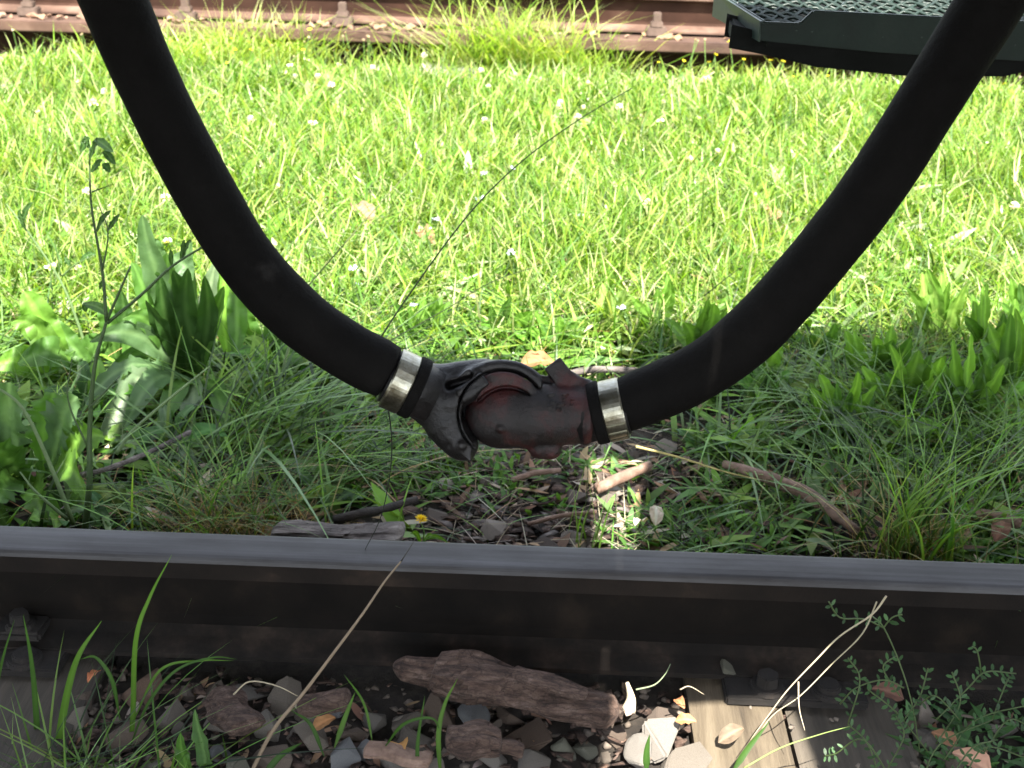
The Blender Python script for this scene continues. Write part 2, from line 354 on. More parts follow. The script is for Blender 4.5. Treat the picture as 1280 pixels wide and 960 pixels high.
# ------------------------------------------------------------------ ground
def axis(a, b, lo, hi, fine, coarse):
    s = [-80, -40, -20, -12, -8, -6]; 
    inner = list(np.arange(a, b, fine)); pre = list(np.arange(lo, a, coarse)); post = list(np.arange(b, hi, coarse))
    return np.array([-90, -45, -20] + pre + inner + post + [20, 45, 90], dtype=float) if lo < -1 else np.array([-90, -45, -20, -8] + pre + inner + post + [12, 25, 50, 120], dtype=float)
gx = axis(-1.6, 1.7, -8, 8.1, 0.025, 0.35); gy = axis(0.5, 2.3, -0.9, 8.1, 0.025, 0.1)
X, Y = np.meshgrid(gx, gy, indexing='ij'); Z = gz(X, Y)
V = np.stack([X, Y, Z], -1).reshape(-1, 3); ni, nj = X.shape
I = (np.arange(ni - 1)[:, None] * nj + np.arange(nj - 1)[None]).ravel()
g = obj('ground', mesh_np('ground', V, np.stack([I, I + nj, I + nj + 1, I + 1], 1), smooth=True), M['soil'], world=False)
tag(g, kind='structure')

# ------------------------------------------------------------------ near rail on its sleepers
RY = 1.117
def rail_profile(cy, z0, H, hw, hh, fw, wt):
    r = hw * 0.2
    half = [(fw, 0), (fw, 0.006), (fw * 0.55, 0.013), (wt * 1.9, 0.019), (wt, 0.027), (wt, H - hh - 0.010), (wt * 1.5, H - hh - 0.003),
            (hw, H - hh + 0.002), (hw + 0.001, H - r * 1.5), (hw - r * 0.1, H - r * 0.8), (hw - r * 0.5, H - r * 0.3), (hw - r * 1.2, H - 0.0006), (hw * .4, H)]
    Lh = [(cy - a, z0 + b) for a, b in half]
    Rh = [(cy + a, z0 + b) for a, b in half][::-1]
    return Lh + Rh
t = empty('rail', (0, RY, 0), 'long dark steel rail with a worn blue-grey top, crossing the whole picture in the shade', 'rail')
prof = rail_profile(RY, 0, 0.115, 0.0255, 0.030, 0.050, 0.0075)
n = len(prof); mi = [0] * n
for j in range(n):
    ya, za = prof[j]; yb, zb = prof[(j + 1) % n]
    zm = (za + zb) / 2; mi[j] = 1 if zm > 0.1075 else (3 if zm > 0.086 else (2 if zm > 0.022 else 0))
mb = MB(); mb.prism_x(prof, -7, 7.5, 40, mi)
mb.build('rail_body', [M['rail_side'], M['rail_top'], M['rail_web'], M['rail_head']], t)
def screw(x, y, z, r=0.013, parent=None, h=0.016):
    mb = MB()
    def disc(r0, r1, z0, z1, k, rot=0):
        A = [(x + r0 * math.cos(2 * math.pi * i / k + rot), y + r0 * math.sin(2 * math.pi * i / k + rot), z0) for i in range(k)]
        Bv = [(x + r1 * math.cos(2 * math.pi * i / k + rot), y + r1 * math.sin(2 * math.pi * i / k + rot), z1) for i in range(k)]
        mb.add(A + Bv, [(i, (i + 1) % k, k + (i + 1) % k, k + i) for i in range(k)] + [tuple(range(k, 2 * k))])
    disc(r * 1.5, r * 1.35, z, z + 0.005, 14); disc(r, r * 0.92, z + 0.004, z + 0.004 + h, 6 if h > .01 else 14, 0.3)
    return mb.build('sleeper_screw', M['plate'], parent, bevel=0.0012)
def sleeper(x0, x1, label, gap=None):
    s = empty('sleeper', ((x0 + x1) / 2, 0.45, -0.03), label, 'sleeper', 'wooden sleepers under the near track')
    cuts = [x0] + (gap or []) + [x1]
    for i in range(len(cuts) - 1):
        a, b = cuts[i] + (0.0025 if i else 0), cuts[i + 1] - (0.0025 if i < len(cuts) - 2 else 0)
        mb = MB(); xs = np.linspace(a, b, 9); ys = np.linspace(-0.75, 1.185, 84); Vv = []; Fs = []
        for yy in ys:
            Vv.append((a, yy, -0.15))
            for xx in xs:
                e = min(xx - a, b - xx); Vv.append((xx, yy, -0.009 - 0.004 * i - max(0, 0.006 - e) * 0.8 + 0.0022 * noise.noise((xx * 90, yy * 5, i)) + 0.0012 * noise.noise((xx * 200, yy * 9, 5))))
            Vv.append((b, yy, -0.15))
        m_ = len(xs) + 2
        for p in range(len(ys) - 1):
            for q in range(m_ - 1): Fs.append((p * m_ + q, p * m_ + q + 1, (p + 1) * m_ + q + 1, (p + 1) * m_ + q))
        Fs.append(tuple(range(m_))); Fs.append(tuple((len(ys) - 1) * m_ + q for q in range(m_))[::-1])
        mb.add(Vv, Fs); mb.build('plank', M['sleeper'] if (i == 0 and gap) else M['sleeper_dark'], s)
    xm = (x0 + x1) / 2
    mb = MB(); mb.box((xm - 0.075, RY - 0.083, -0.008), (xm + 0.075, RY + 0.085, 0.0035)); mb.build('base_plate', M['plate'], s, bevel=0.002)
    for dx, dy in ((-0.03, -0.064), (0.035, -0.067), (0.0, 0.067)):
        screw(xm + dx, RY + dy, 0.003, parent=s, h=0.007 if dx > -0.01 else 0.014)
    return s
SL0, SL1 = PZ(868, 925, -0.01).x, PZ(1142, 925, -0.01).x
sleeper(SL0, SL1, 'weathered split wooden sleeper under the rail, partly in a patch of sunlight', [PZ(992, 930, -0.01).x])
w = SL1 - SL0
cx = PY(28, 815, RY).x
sleeper(cx - w / 2, cx + w / 2, 'dark shaded wooden sleeper under the rail at the bottom left corner')
# the second rail of this track lies behind the photographer
t2 = empty('rail', (0, -0.32, 0), 'second steel rail of the near track, outside the picture behind the viewer', 'rail')
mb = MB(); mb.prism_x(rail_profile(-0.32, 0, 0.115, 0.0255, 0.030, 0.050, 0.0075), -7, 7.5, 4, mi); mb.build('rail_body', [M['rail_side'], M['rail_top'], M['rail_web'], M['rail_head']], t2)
# square nut and clip on the rail foot at far left
mb = MB(); c = PY(28, 800, RY - 0.036)
mb.box((c.x - 0.026, RY - 0.05, 0.0125), (c.x + 0.026, RY - 0.014, 0.024)); mb.build('rail_clip', M['plate'], t, bevel=0.003)
screw(c.x, RY - 0.034, 0.024, 0.011, t, 0.013)

# ------------------------------------------------------------------ far track: rail on a long steel beam
BY = 4.17
b = empty('steel_beam', (0, BY, 0), 'rusty brown steel beam carrying the far rail, half hidden by meadow grass', 'beam')
bp = PY(640, 57, BY).z; btop = bp + 0.028
mb = MB()
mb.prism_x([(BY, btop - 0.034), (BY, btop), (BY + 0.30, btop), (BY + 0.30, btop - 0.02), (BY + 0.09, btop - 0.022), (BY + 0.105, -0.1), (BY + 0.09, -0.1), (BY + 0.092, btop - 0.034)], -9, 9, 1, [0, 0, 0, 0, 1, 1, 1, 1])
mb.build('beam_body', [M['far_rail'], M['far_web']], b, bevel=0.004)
FRY = BY + 0.165
t = empty('rail', (0, FRY, btop), 'sunlit rusty pink-brown rail of the far track at the top edge', 'rail')
PF = rail_profile(FRY, btop + 0.010, 0.14, 0.034, 0.038, 0.060, 0.009)
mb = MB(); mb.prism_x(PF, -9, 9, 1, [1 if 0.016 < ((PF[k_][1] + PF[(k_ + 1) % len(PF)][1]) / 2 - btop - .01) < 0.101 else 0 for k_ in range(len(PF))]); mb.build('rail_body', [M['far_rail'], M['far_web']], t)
for px in (-160, 36, 232, 428, 625, 822, 1018, 1214):
    x = PY(px, 20, BY + 0.08).x
    mb = MB(); mb.box((x - 0.034, FRY - 0.1, btop + 0.003), (x + 0.034, FRY - 0.052, btop + 0.032)); 
    pl = mb.build('rail_clip', M['far_clip'], t, bevel=0.004)
    mb = MB(); mb.box((x - 0.013, FRY - 0.088, btop + 0.032), (x + 0.013, FRY - 0.064, btop + 0.080)); mb.box((x - 0.02, FRY - 0.094, btop + 0.032), (x + 0.02, FRY - 0.058, btop + 0.05)); mb.build('clip_bolt', M['far_clip'], pl, bevel=0.003)
t = empty('rail', (0, FRY + 1.5, btop), 'second rusty rail of the far track, beyond the picture', 'rail')
mb = MB(); mb.prism_x(rail_profile(FRY + 1.5, btop + 0.002, 0.14, 0.034, 0.038, 0.060, 0.009), -9, 9, 1); mb.build('rail_body', M['far_rail'], t)
mb = MB(); a1 = PZ(525, 90, 0); a2 = PZ(600, 90, 0)
mb.box((a1.x, BY - 0.10, -0.08), (a2.x, BY + 0.03, 0.018)); o = mb.build('concrete_block', M['concrete'], bevel=0.006)
tag(o, 'pale concrete block at the foot of the far rusty beam, bright in the sun', 'block')

# ------------------------------------------------------------------ stones
def stone_mesh(seed, npts=15, flat=0.7, bev=0.06, rnd=False):
    rs = random.Random(seed); bm = bmesh.new()
    for i in range(npts):
        v = Vector((rs.gauss(0, 1), rs.gauss(0, 1), rs.gauss(0, 1))).normalized() * rs.uniform(0.8, 1.08)
        bm.verts.new((v.x, v.y * rs.uniform(.8, 1), v.z * flat))
    res = bmesh.ops.convex_hull(bm, input=bm.verts)
    bmesh.ops.delete(bm, geom=[v for v in bm.verts if not v.link_faces], context='VERTS')
    bmesh.ops.dissolve_limit(bm, angle_limit=0.22, verts=bm.verts, edges=bm.edges)
    bmesh.ops.bevel(bm, geom=bm.edges[:], offset=bev, segments=2, affect='EDGES', clamp_overlap=True)
    bmesh.ops.triangulate(bm, faces=bm.faces)
    if rnd:
        bmesh.ops.subdivide_edges(bm, edges=bm.edges, cuts=1, use_grid_fill=True)
        for _ in range(2): bmesh.ops.smooth_vert(bm, verts=bm.verts, factor=0.5, use_axis_x=True, use_axis_y=True, use_axis_z=True)
    for v in bm.verts: v.co += v.co.normalized() * 0.07 * noise.fractal(v.co * 2.2 + Vector((seed, 0, 0)), 1, 2, 4)
    me = bpy.data.meshes.new('stone'); bm.to_mesh(me); bm.free(); return me
STONES = [stone_mesh(i, random.choice((8, 9, 11, 13)), random.uniform(.45, .8), .035) for i in range(16)]
CHIPS = [stone_mesh(40 + i, 8, random.uniform(.35, .7), 0.04) for i in range(8)]
def with_mat(me, mat):
    k = (me.name, mat.name)
    if k not in with_mat.c:
        q = me.copy(); q.materials.clear(); q.materials.append(mat); with_mat.c[k] = q
    return with_mat.c[k]
with_mat.c = {}
def put_stone(name, me, mat, p, s, rot, parent=None, sc=(1, 1, 1)):
    o = bpy.data.objects.new(name, with_mat(me, mat)); COL.objects.link(o)
    o.scale = (s * sc[0], s * sc[1], s * sc[2]); o.rotation_euler = rot
    if parent: o.parent = parent; o.location = Vector(p) - parent.location
    else: o.location = p
    return o
bed = empty('ballast_bed', (0, 0.7, -0.03)); tag(bed, kind='structure')
placed = []
def clear(x, y, s, k=0.72):
    return all((x - a) ** 2 + (y - b_) ** 2 > ((s + c_) * k) ** 2 for a, b_, c_ in placed)
# named stones of the foreground (photo pixel of the middle, size)
def named_stone(px, py, wpx, hpx, mat, label, seed, rnd=False, tilt=(0.2, 0.1), flat=0.75, lift=0.3):
    p = PZ(px, py, 0.005); sc = F / (p - CAM).dot(ray(640, 480).normalized()); s = wpx / sc / 2
    me = stone_mesh(seed, 12, flat, 0.07, rnd); me.materials.append(mat)
    o = bpy.data.objects.new('stone', me); COL.objects.link(o); z = gzf(p.x, p.y)
    hz = hpx / sc / 2 / flat
    o.location = (p.x, p.y, max(z, -0.03) + hz * lift); o.scale = (s, max(s * .6, hz) * .9, hz); o.rotation_euler = (tilt[0], tilt[1], 0.1)
    placed.append((p.x, p.y, s)); return tag(o, label, 'stone', 'larger stones of the near ballast')
named_stone(828, 905, 70, 84, M['stone_white'], 'pale angular block of stone lit by the sun beside the split sleeper', 201, tilt=(0.1, 0.15), flat=.9, lift=.35)
named_stone(800, 925, 56, 60, M['stone_white'], 'white rounded stone in sunlight leaning against the pale block', 222, True, flat=.85, lift=.7)
named_stone(592, 880, 62, 56, M['stone_grey'], 'rounded blue-grey stone below the thick bark log', 203, True, flat=.8, lift=.4)
named_stone(411, 859, 54, 34, M['stone_grey'], 'light grey wedge-shaped stone close in front of the rail', 204)
named_stone(458, 911, 34, 34, M['stone_grey'], 'small speckled grey stone beside the grass blades, bottom centre', 205, True)
named_stone(705, 912, 36, 40, M['stone_green'], 'greenish grey pointed stone below the end of the bark log', 206, flat=.9)
named_stone(733, 907, 40, 30, M['stone_green'], 'greenish stone right of the pointed stone under the log end', 207)
named_stone(272, 912, 40, 28, M['stone_grey'], 'smooth pale grey stone left of the brown slab', 208, True)
named_stone(296, 943, 66, 46, M['stone_green'], 'flat brown-grey slab of stone at the bottom edge', 209, flat=.5)
named_stone(430, 922, 44, 54, M['stone_grey'], 'tall dark grey stone beside the speckled one', 210)
named_stone(910, 838, 38, 34, M['stone_green'], 'small angular stone resting on the rail foot above the sleeper', 211, flat=.9, lift=2.0)
named_stone(36, 925, 40, 32, M['stone_grey'], 'grey stone among the grass in the bottom left corner', 212)
cnt = 0
rs = random.Random(3); tries = 0
while cnt < 195 and tries < 9000:
    tries += 1
    x = rs.uniform(-0.75, 0.72); y = rs.uniform(0.84, 1.075)
    if cx - w / 2 - .01 < x < cx + w / 2 + .01 and y > 1.03: continue
    if SL0 - 0.008 < x < SL1 + 0.008: continue
    s = rs.choice((0.009, 0.012, 0.017, 0.022, 0.028, 0.032) if cnt > 60 else (.022, .027, .032)) * rs.uniform(.85, 1.15)
    if abs(y - RY) < 0.05 + s * .6: continue
    if not clear(x, y, s, .56): continue
    placed.append((x, y, s))
    put_stone('stone', rs.choice(STONES), M['stone'], (x, y, gzf(x, y) + s * .28), s, (rs.uniform(-.6, .6), rs.uniform(-.6, .6), rs.uniform(0, 6.3)), bed)
    cnt += 1
# gravel pocket behind the rail
for k in range(5000):
    if cnt >= 298: break
    y = rs.uniform(1.18, 1.62); x = rs.gauss(0.04, 0.10) + 0.02
    if not -0.3 < x < 0.5: continue
    s = rs.choice((0.008, 0.011, 0.015, 0.020)) * rs.uniform(.85, 1.2)
    if not clear(x, y, s, .5): continue
    placed.append((x, y, s))
    put_stone('stone', rs.choice(STONES), M['stone_back'], (x, y, gzf(x, y) + s * .3), s, (rs.uniform(-.5, .5), rs.uniform(-.5, .5), rs.uniform(0, 6.3)), bed)
    cnt += 1
# small grit, uncountable
def scatter_chips(name, N_, fx, mat, smin, smax, parent, seed, base=CHIPS):
    rr = np.random.default_rng(seed); VV = []; TT = []; off = 0
    protos = []
    for me in base:
        a = np.empty(len(me.vertices) * 3, dtype=np.float32); me.vertices.foreach_get('co', a); bmx = bmesh.new(); bmx.from_mesh(me)
        protos.append((a.reshape(-1, 3), np.array([[v.index for v in f.verts] for f in bmx.faces], dtype=np.int32))); bmx.free()
    for k in range(N_):
        p = fx(rr)
        if p is None: continue
        v, tr = protos[rr.integers(len(protos))]; s = rr.uniform(smin, smax)
        q = Matrix.Rotation(rr.uniform(0, 6.3), 3, 'Z') @ Matrix.Rotation(rr.uniform(-.6, .6), 3, 'X')
        VV.append((v * s) @ np.array(q).T + np.array(p) + [0, 0, s * .3]); TT.append(tr + off); off += len(v)
    return tag(obj(name, mesh_np(name, np.concatenate(VV), np.concatenate(TT)), mat, parent, world=parent is None), kind='stuff')
simple = []
for k in range(10):
    bm = bmesh.new(); rsx = random.Random(900 + k)
    for i in range(9):
        v = Vector((rsx.gauss(0, 1), rsx.gauss(0, 1), rsx.gauss(0, 1))).normalized(); bm.verts.new((v.x, v.y, v.z * .6))
    bmesh.ops.convex_hull(bm, input=bm.verts); bmesh.ops.delete(bm, geom=[v for v in bm.verts if not v.link_faces], context='VERTS')
    bmesh.ops.triangulate(bm, faces=bm.faces); me = bpy.data.meshes.new('chip'); bm.to_mesh(me); bm.free(); simple.append(me)
def f1(r):
    x, y = r.uniform(-.9, .9), r.uniform(.7, 1.07)
    if SL0 < x < SL1 and r.random() > .06: return None
    return (x, y, (gzf(x, y) if not SL0 < x < SL1 else -0.01))
scatter_chips('grit', 2600, f1, M['soil_chip'] if 'soil_chip' in M else M['stone'], 0.002, 0.007, None, 1, simple)
def f2(r):
    x, y = r.normal(.05, .2), r.uniform(1.17, 1.8); return (x, y, gzf(x, y))
scatter_chips('grit', 2200, f2, M['stone_back'], 0.002, 0.006, None, 2, simple)
def f4(r):
    x, y = r.normal(.05, .17), r.uniform(1.17, 1.6); return (x, y, gzf(x, y) + .003)
flat = []
for k in range(8):
    bm = bmesh.new(); rsx = random.Random(700 + k)
    for i in range(9):
        v = Vector((rsx.uniform(-1, 1), rsx.uniform(-.5, .5), rsx.uniform(-.13, .13))); bm.verts.new(v)
    bmesh.ops.convex_hull(bm, input=bm.verts); bmesh.ops.delete(bm, geom=[v for v in bm.verts if not v.link_faces], context='VERTS')
    bmesh.ops.triangulate(bm, faces=bm.faces); me = bpy.data.meshes.new('chip'); bm.to_mesh(me); bm.free(); flat.append(me)
scatter_chips('bark_chips', 420, f4, M['bark'], 0.008, 0.024, None, 7, flat)
scatter_chips('bark_chips', 260, f4, M['bark_grey'], 0.006, 0.02, None, 8, flat)
scatter_chips('wood_crumbs', 160, f4, M['stick'], 0.004, 0.012, None, 9, flat)
def f5(r): x, y = r.uniform(-.8, .3), r.uniform(.84, 1.068); return (x, y, gzf(x, y) + .006)
scatter_chips('bark_chips', 620, f5, M['bark'], 0.004, 0.016, None, 10, flat)
scatter_chips('wood_crumbs', 300, f5, M['stick'], 0.003, 0.010, None, 11, flat)
def f3(r):
    x, y = r.uniform(-6, 6), r.uniform(-1.2, .8)
    if abs(y + .32) < .06: return None
    return (x, y, gzf(x, y))
scatter_chips('gravel', 2500, f3, M['stone'], 0.012, 0.028, None, 3, simple)
# stones caught along the far rail
strip = empty('far_ballast_strip', (0, BY + 0.05, btop)); tag(strip, kind='structure')
for k in range(170):
    x = rs.uniform(-2.3, 2.5); y = BY + rs.uniform(0.035, 0.085); s = rs.uniform(.010, .024)
    put_stone('stone', rs.choice(STONES), M['stone_far'], (x, y, btop + s * .5), s, (rs.uniform(-.5, .5), rs.uniform(-.5, .5), rs.uniform(0, 6.3)), strip)

# ------------------------------------------------------------------ bark, sticks, branches
def bark_piece(name, p0, p1, r, mat, label, cat, seed, flat=0.6, ends=0.75, nl=70, na=30, rough=0.35, sag=0.0, bulge=None):
    p0, p1 = Vector(p0), Vector(p1); ax = (p1 - p0); Ln = ax.length; ax.normalize()
    side = ax.cross(Vector((0, 0, 1))).normalized(); up = side.cross(ax); V = []; Fs = []
    for i in range(nl + 1):
        t = i / nl; c = p0 + ax * (Ln * t) + up * (-sag * 4 * t * (1 - t)) + side * (0.12 * r * math.sin(t * 9 + seed))
        k = min(1, (t / 0.05) ** .5 if t < .05 else 1, ((1 - t) / 0.04) ** .5 if t > .96 else 1)
        rr = r * (ends + (1 - ends) * math.sin(math.pi * t)) * max(k, 0.02) * (bulge(t) if bulge else 1)
        for j in range(na):
            a = 2 * math.pi * j / na; d = side * math.cos(a) + up * (math.sin(a) * flat)
            q = Vector((t * Ln * 15, math.cos(a) * 1.9, math.sin(a) * 1.9)) + Vector((seed * 7, 0, 0))
            f = noise.fractal(q * .6, 1, 2, 6) * rough * .75
            step = 0.12 * (1 if noise.noise(q * .9 + Vector((9, 3, 1))) > 0.05 else -1) * rough * 2
            ridge = 0.09 * noise.noise(Vector((t * Ln * 30, math.cos(a) * 7, math.sin(a) * 7 + seed)))
            V.append(c + d * rr * (1 + f + step + ridge))
    for i in range(nl):
        for j in range(na):
            a = i * na + j; b_ = i * na + (j + 1) % na; Fs.append((a, b_, b_ + na, a + na))
    Fs.append(tuple(range(na))[::-1]); Fs.append(tuple(nl * na + k for k in range(na)))
    mb = MB(); mb.add(V, Fs); o = mb.build(name, mat, smooth=False)
    return tag(o, label, cat)
bark_piece('bark_log', PY(492, 829, 1.035), PY(774, 893, 0.98), 0.0235, M['bark'], 'thick reddish brown bark log lying against the rail foot above the stones', 'bark', 1, .75, .8,
           110, 40, .3, 0, lambda t: 1.0 + .35 * math.exp(-((t - .33) / .12) ** 2) - .25 * (t < .2))
o = bark_piece('bark_flake', PY(640, 838, 1.0), PY(735, 868, 0.985), 0.011, M['bark'], 'thin loose flake of bark lying on top of the bark log', 'bark', 12, .35)
o = bark_piece('bark_chunk', PY(272, 868, 1.0), PY(305, 912, 0.93), 0.022, M['bark'], 'flat pinkish bark chunk lying on the ballast, left of the short stick', 'bark', 3, .45, .9, 50, 30)
o = bark_piece('bark_chunk', PY(372, 886, .98), PY(438, 873, .98), 0.0125, M['bark'], 'short thick piece of dead stick in front of the grey wedge stone', 'stick', 4, .9, .95, 50, 24, .15)
o = bark_piece('bark_chunk', PY(556, 925, .93), PY(628, 925, .93), 0.021, M['bark'], 'rough red-brown bark chunk below the rounded blue-grey stone', 'bark', 5, .75, .6, 60, 30)
o = bark_piece('bark_chunk', PY(615, 930, .93), PY(655, 938, .93), 0.008, M['bark'], 'small stub of wood poking out of the red-brown bark chunk', 'stick', 6, .9, .95, 30, 16, .15)
o = bark_piece('bark_chunk', PY(455, 935, .92), PY(540, 952, .91), 0.012, M['stick'], 'orange tan piece of bark at the bottom edge', 'bark', 8, .35, .9, 40, 22)
o = bark_piece('bark_slab', PY(340, 664, 1.27), PY(505, 668, 1.25), 0.022, M['bark_grey'], 'flat grey weathered bark slab just behind the rail', 'bark', 9, .4, .95, 90, 30, .4)
o = bark_piece('bark_slab', PY(470, 655, 1.36), PY(600, 640, 1.42), 0.014, M['stick_dark'], 'dark crumbling wood behind the dandelion', 'wood', 10, .5, .9, 50, 20, .5)
tag(tube('stick', [PY(418, 650, 1.32), PY(450, 642, 1.32), PY(480, 636, 1.34), PY(522, 624, 1.36)], lambda t: .0065 - .002 * t, M['stick_dark'], jitter=.3), 'dark bent stick rising left of the dandelion flower', 'stick')
tag(tube('twig', [PZ(60, 598, .02), PZ(120, 590, .03), PZ(180, 568, .03), PZ(238, 540, .03)], .0035, M['bark_grey'], jitter=.25, seed=3), 'thin pale grey twig lying among the weeds at left', 'twig')
tag(tube('branch', [PZ(905, 580, .02), PZ(945, 592, .025), PZ(975, 603, .02), PZ(1010, 618, .018), PZ(1040, 640, .016), PZ(1072, 664, .012)], lambda t: .0055 + .0035 * math.sin(t * 3.1), M['stick'], jitter=.25, seed=5, sides=12), 'smooth pinkish brown branch lying right of the gravel behind the rail', 'branch')
tag(tube('stick', [PZ(745, 612, .012), PZ(775, 598, .02), PZ(812, 582, .025)], .0075, M['stick'], jitter=.25, seed=7, sides=10), 'short sunlit reddish stick on the gravel under the right clamp', 'stick')
tag(tube('stick', [PZ(700, 470, .03), PZ(745, 462, .03), PZ(800, 464, .03)], .006, M['bark_grey'], jitter=.25, seed=8), 'sunlit dry stick in the grass behind the coupling', 'stick')
tag(tube('wood_splinter', [PY(786, 888, .97), PY(789, 872, .975), PY(784, 853, .98)], lambda t: .0075 * (1 - .75 * t), M['splinter'], sides=5), 'bright upright splinter of wood behind the pale stone block', 'splinter')
for i, (a, b_, r_, lb) in enumerate((((640, 600), (700, 588), .004, 'pale dead stem lying on the grit under the coupling'), ((660, 655), (745, 640), .003, 'thin dry stem across the gravel right of the dandelion'),
                                     ((1190, 640), (1275, 655), .009, 'broken brown stick behind the rail at the right edge'))):
    tag(tube('stick', [PZ(*a, .01), PZ((a[0] + b_[0]) / 2, (a[1] + b_[1]) / 2 - 3, .016), PZ(*b_, .012)], r_, M['stick'], jitter=.25, seed=20 + i), lb, 'stick')

# ------------------------------------------------------------------ hoses with couplings
HY = 0.87
def hose_pts(P): return [PY(x, y, HY) for x, y in P]
Rh = 0.0226
def ring(name, c, ax, r, w_, mat, parent, sides=48, a0=0, a1=2 * math.pi, thick=0.0015, smooth=True):
    """a band with real thickness round the axis ax"""
    ax = ax.normalized(); u = ax.cross(Vector((0, 0, 1))).normalized(); v = u.cross(ax); mb = MB(); V = []; Fs = []
    full = abs(a1 - a0) > 6.2; k = sides
    for i in range(k if full else k + 1):
        a = a0 + (a1 - a0) * i / k; d = u * math.cos(a) + v * math.sin(a)
        V += [c - ax * w_ / 2 + d * (r - .001), c - ax * w_ / 2 + d * (r + thick * .6), c - ax * (w_ / 2 - .0012) + d * (r + thick), c + ax * (w_ / 2 - .0012) + d * (r + thick), c + ax * w_ / 2 + d * (r + thick * .6), c + ax * w_ / 2 + d * (r - .001)]
    m_ = len(V) // 6
    for i in range(m_ if full else m_ - 1):
        for q in range(6):
            a = i * 6 + q; b_ = i * 6 + (q + 1) % 6; n2 = ((i + 1) % m_) * 6
            Fs.append((a, b_, n2 + (q + 1) % 6, n2 + q))
    if not full: Fs.append((0, 1, 2, 3, 4, 5)); Fs.append(tuple((m_ - 1) * 6 + q for q in range(6))[::-1])
    mb.add(V, Fs); o = mb.build(name, mat, parent, smooth=False)
    return o
hl = empty('brake_hose', PY(482, 465, HY), 'black rubber brake hose curving down from the upper left to the coupling', 'brake hose', 'coupled brake hoses')
hr = empty('brake_hose', PY(782, 506, HY), 'black rubber brake hose curving down from the upper right to the coupling', 'brake hose', 'coupled brake hoses')
Lp = hose_pts([(45, -260), (96, -120), (142, 0), (190, 112), (246, 222), (308, 325), (372, 394), (432, 437), (486, 465)])
Rp = hose_pts([(1400, -270), (1312, -118), (1240, 0), (1170, 112), (1088, 240), (1005, 345), (935, 420), (866, 469), (776, 508)])
def hose(pts, parent, mat):
    C = catmull(pts, 10)
    def rad(t, seed=len(pts)):
        k = (1 - t) * len(C)
        return Rh * (1.0 + 0.012 * math.sin(t * 11) + 0.008 * math.sin(t * 27 + 1)) * (1 - 0.06 * max(0, 1 - k / 3))
    V, Fs = tube_geo(C, rad, 40, 0.015); mb = MB(); mb.add(V, Fs); return mb.build('hose', mat, parent, smooth=True)
SCUFF.inputs[1].default_value = PY(338, 338, HY - Rh * .9)
hose(Lp, hl, M['rubber_scuff']); hose(Rp, hr, M['rubber'])
axL = (PY(540, 494, HY) - PY(486, 469, HY)).normalized(); cL = PY(500, 476, HY)
axR = (PY(740, 517, HY) - PY(776, 509, HY)).normalized(); cR = PY(767, 511.5, HY)
band = ring('clamp', cL, axL, Rh * 1.0, .0165, M['clamp'], hl)
ring('clamp_overlap', cL, axL, Rh * 1.07, .0150, M['clamp'], band, 14, -1.5, .15, .001)
ring('hose_end', cL + axL * .0125, axL, Rh * 1.03, .009, M['rubber'], hl, thick=.002)
band = ring('clamp', cR, axR, Rh * 1.0, .0165, M['clamp'], hr)
for k in range(4):
    ring('clamp_rib', cR, axR, Rh * 1.06, .0155, M['clamp'], band, 5, math.radians(184 + k * 19), math.radians(197 + k * 19), .0016)
ring('hose_end', cR + axR * .0125, axR, Rh * 1.03, .009, M['rubber'], hr, thick=.002)
for c, a, par in ((cL, axL, hl), (cR, axR, hr)):       # plain inner neck so that no gap shows
    V, Fs = tube_geo([c - a * .01, c + a * .03], Rh * .97, 32); mb = MB(); mb.add(V, Fs); mb.build('neck', M['iron'], par, smooth=True)

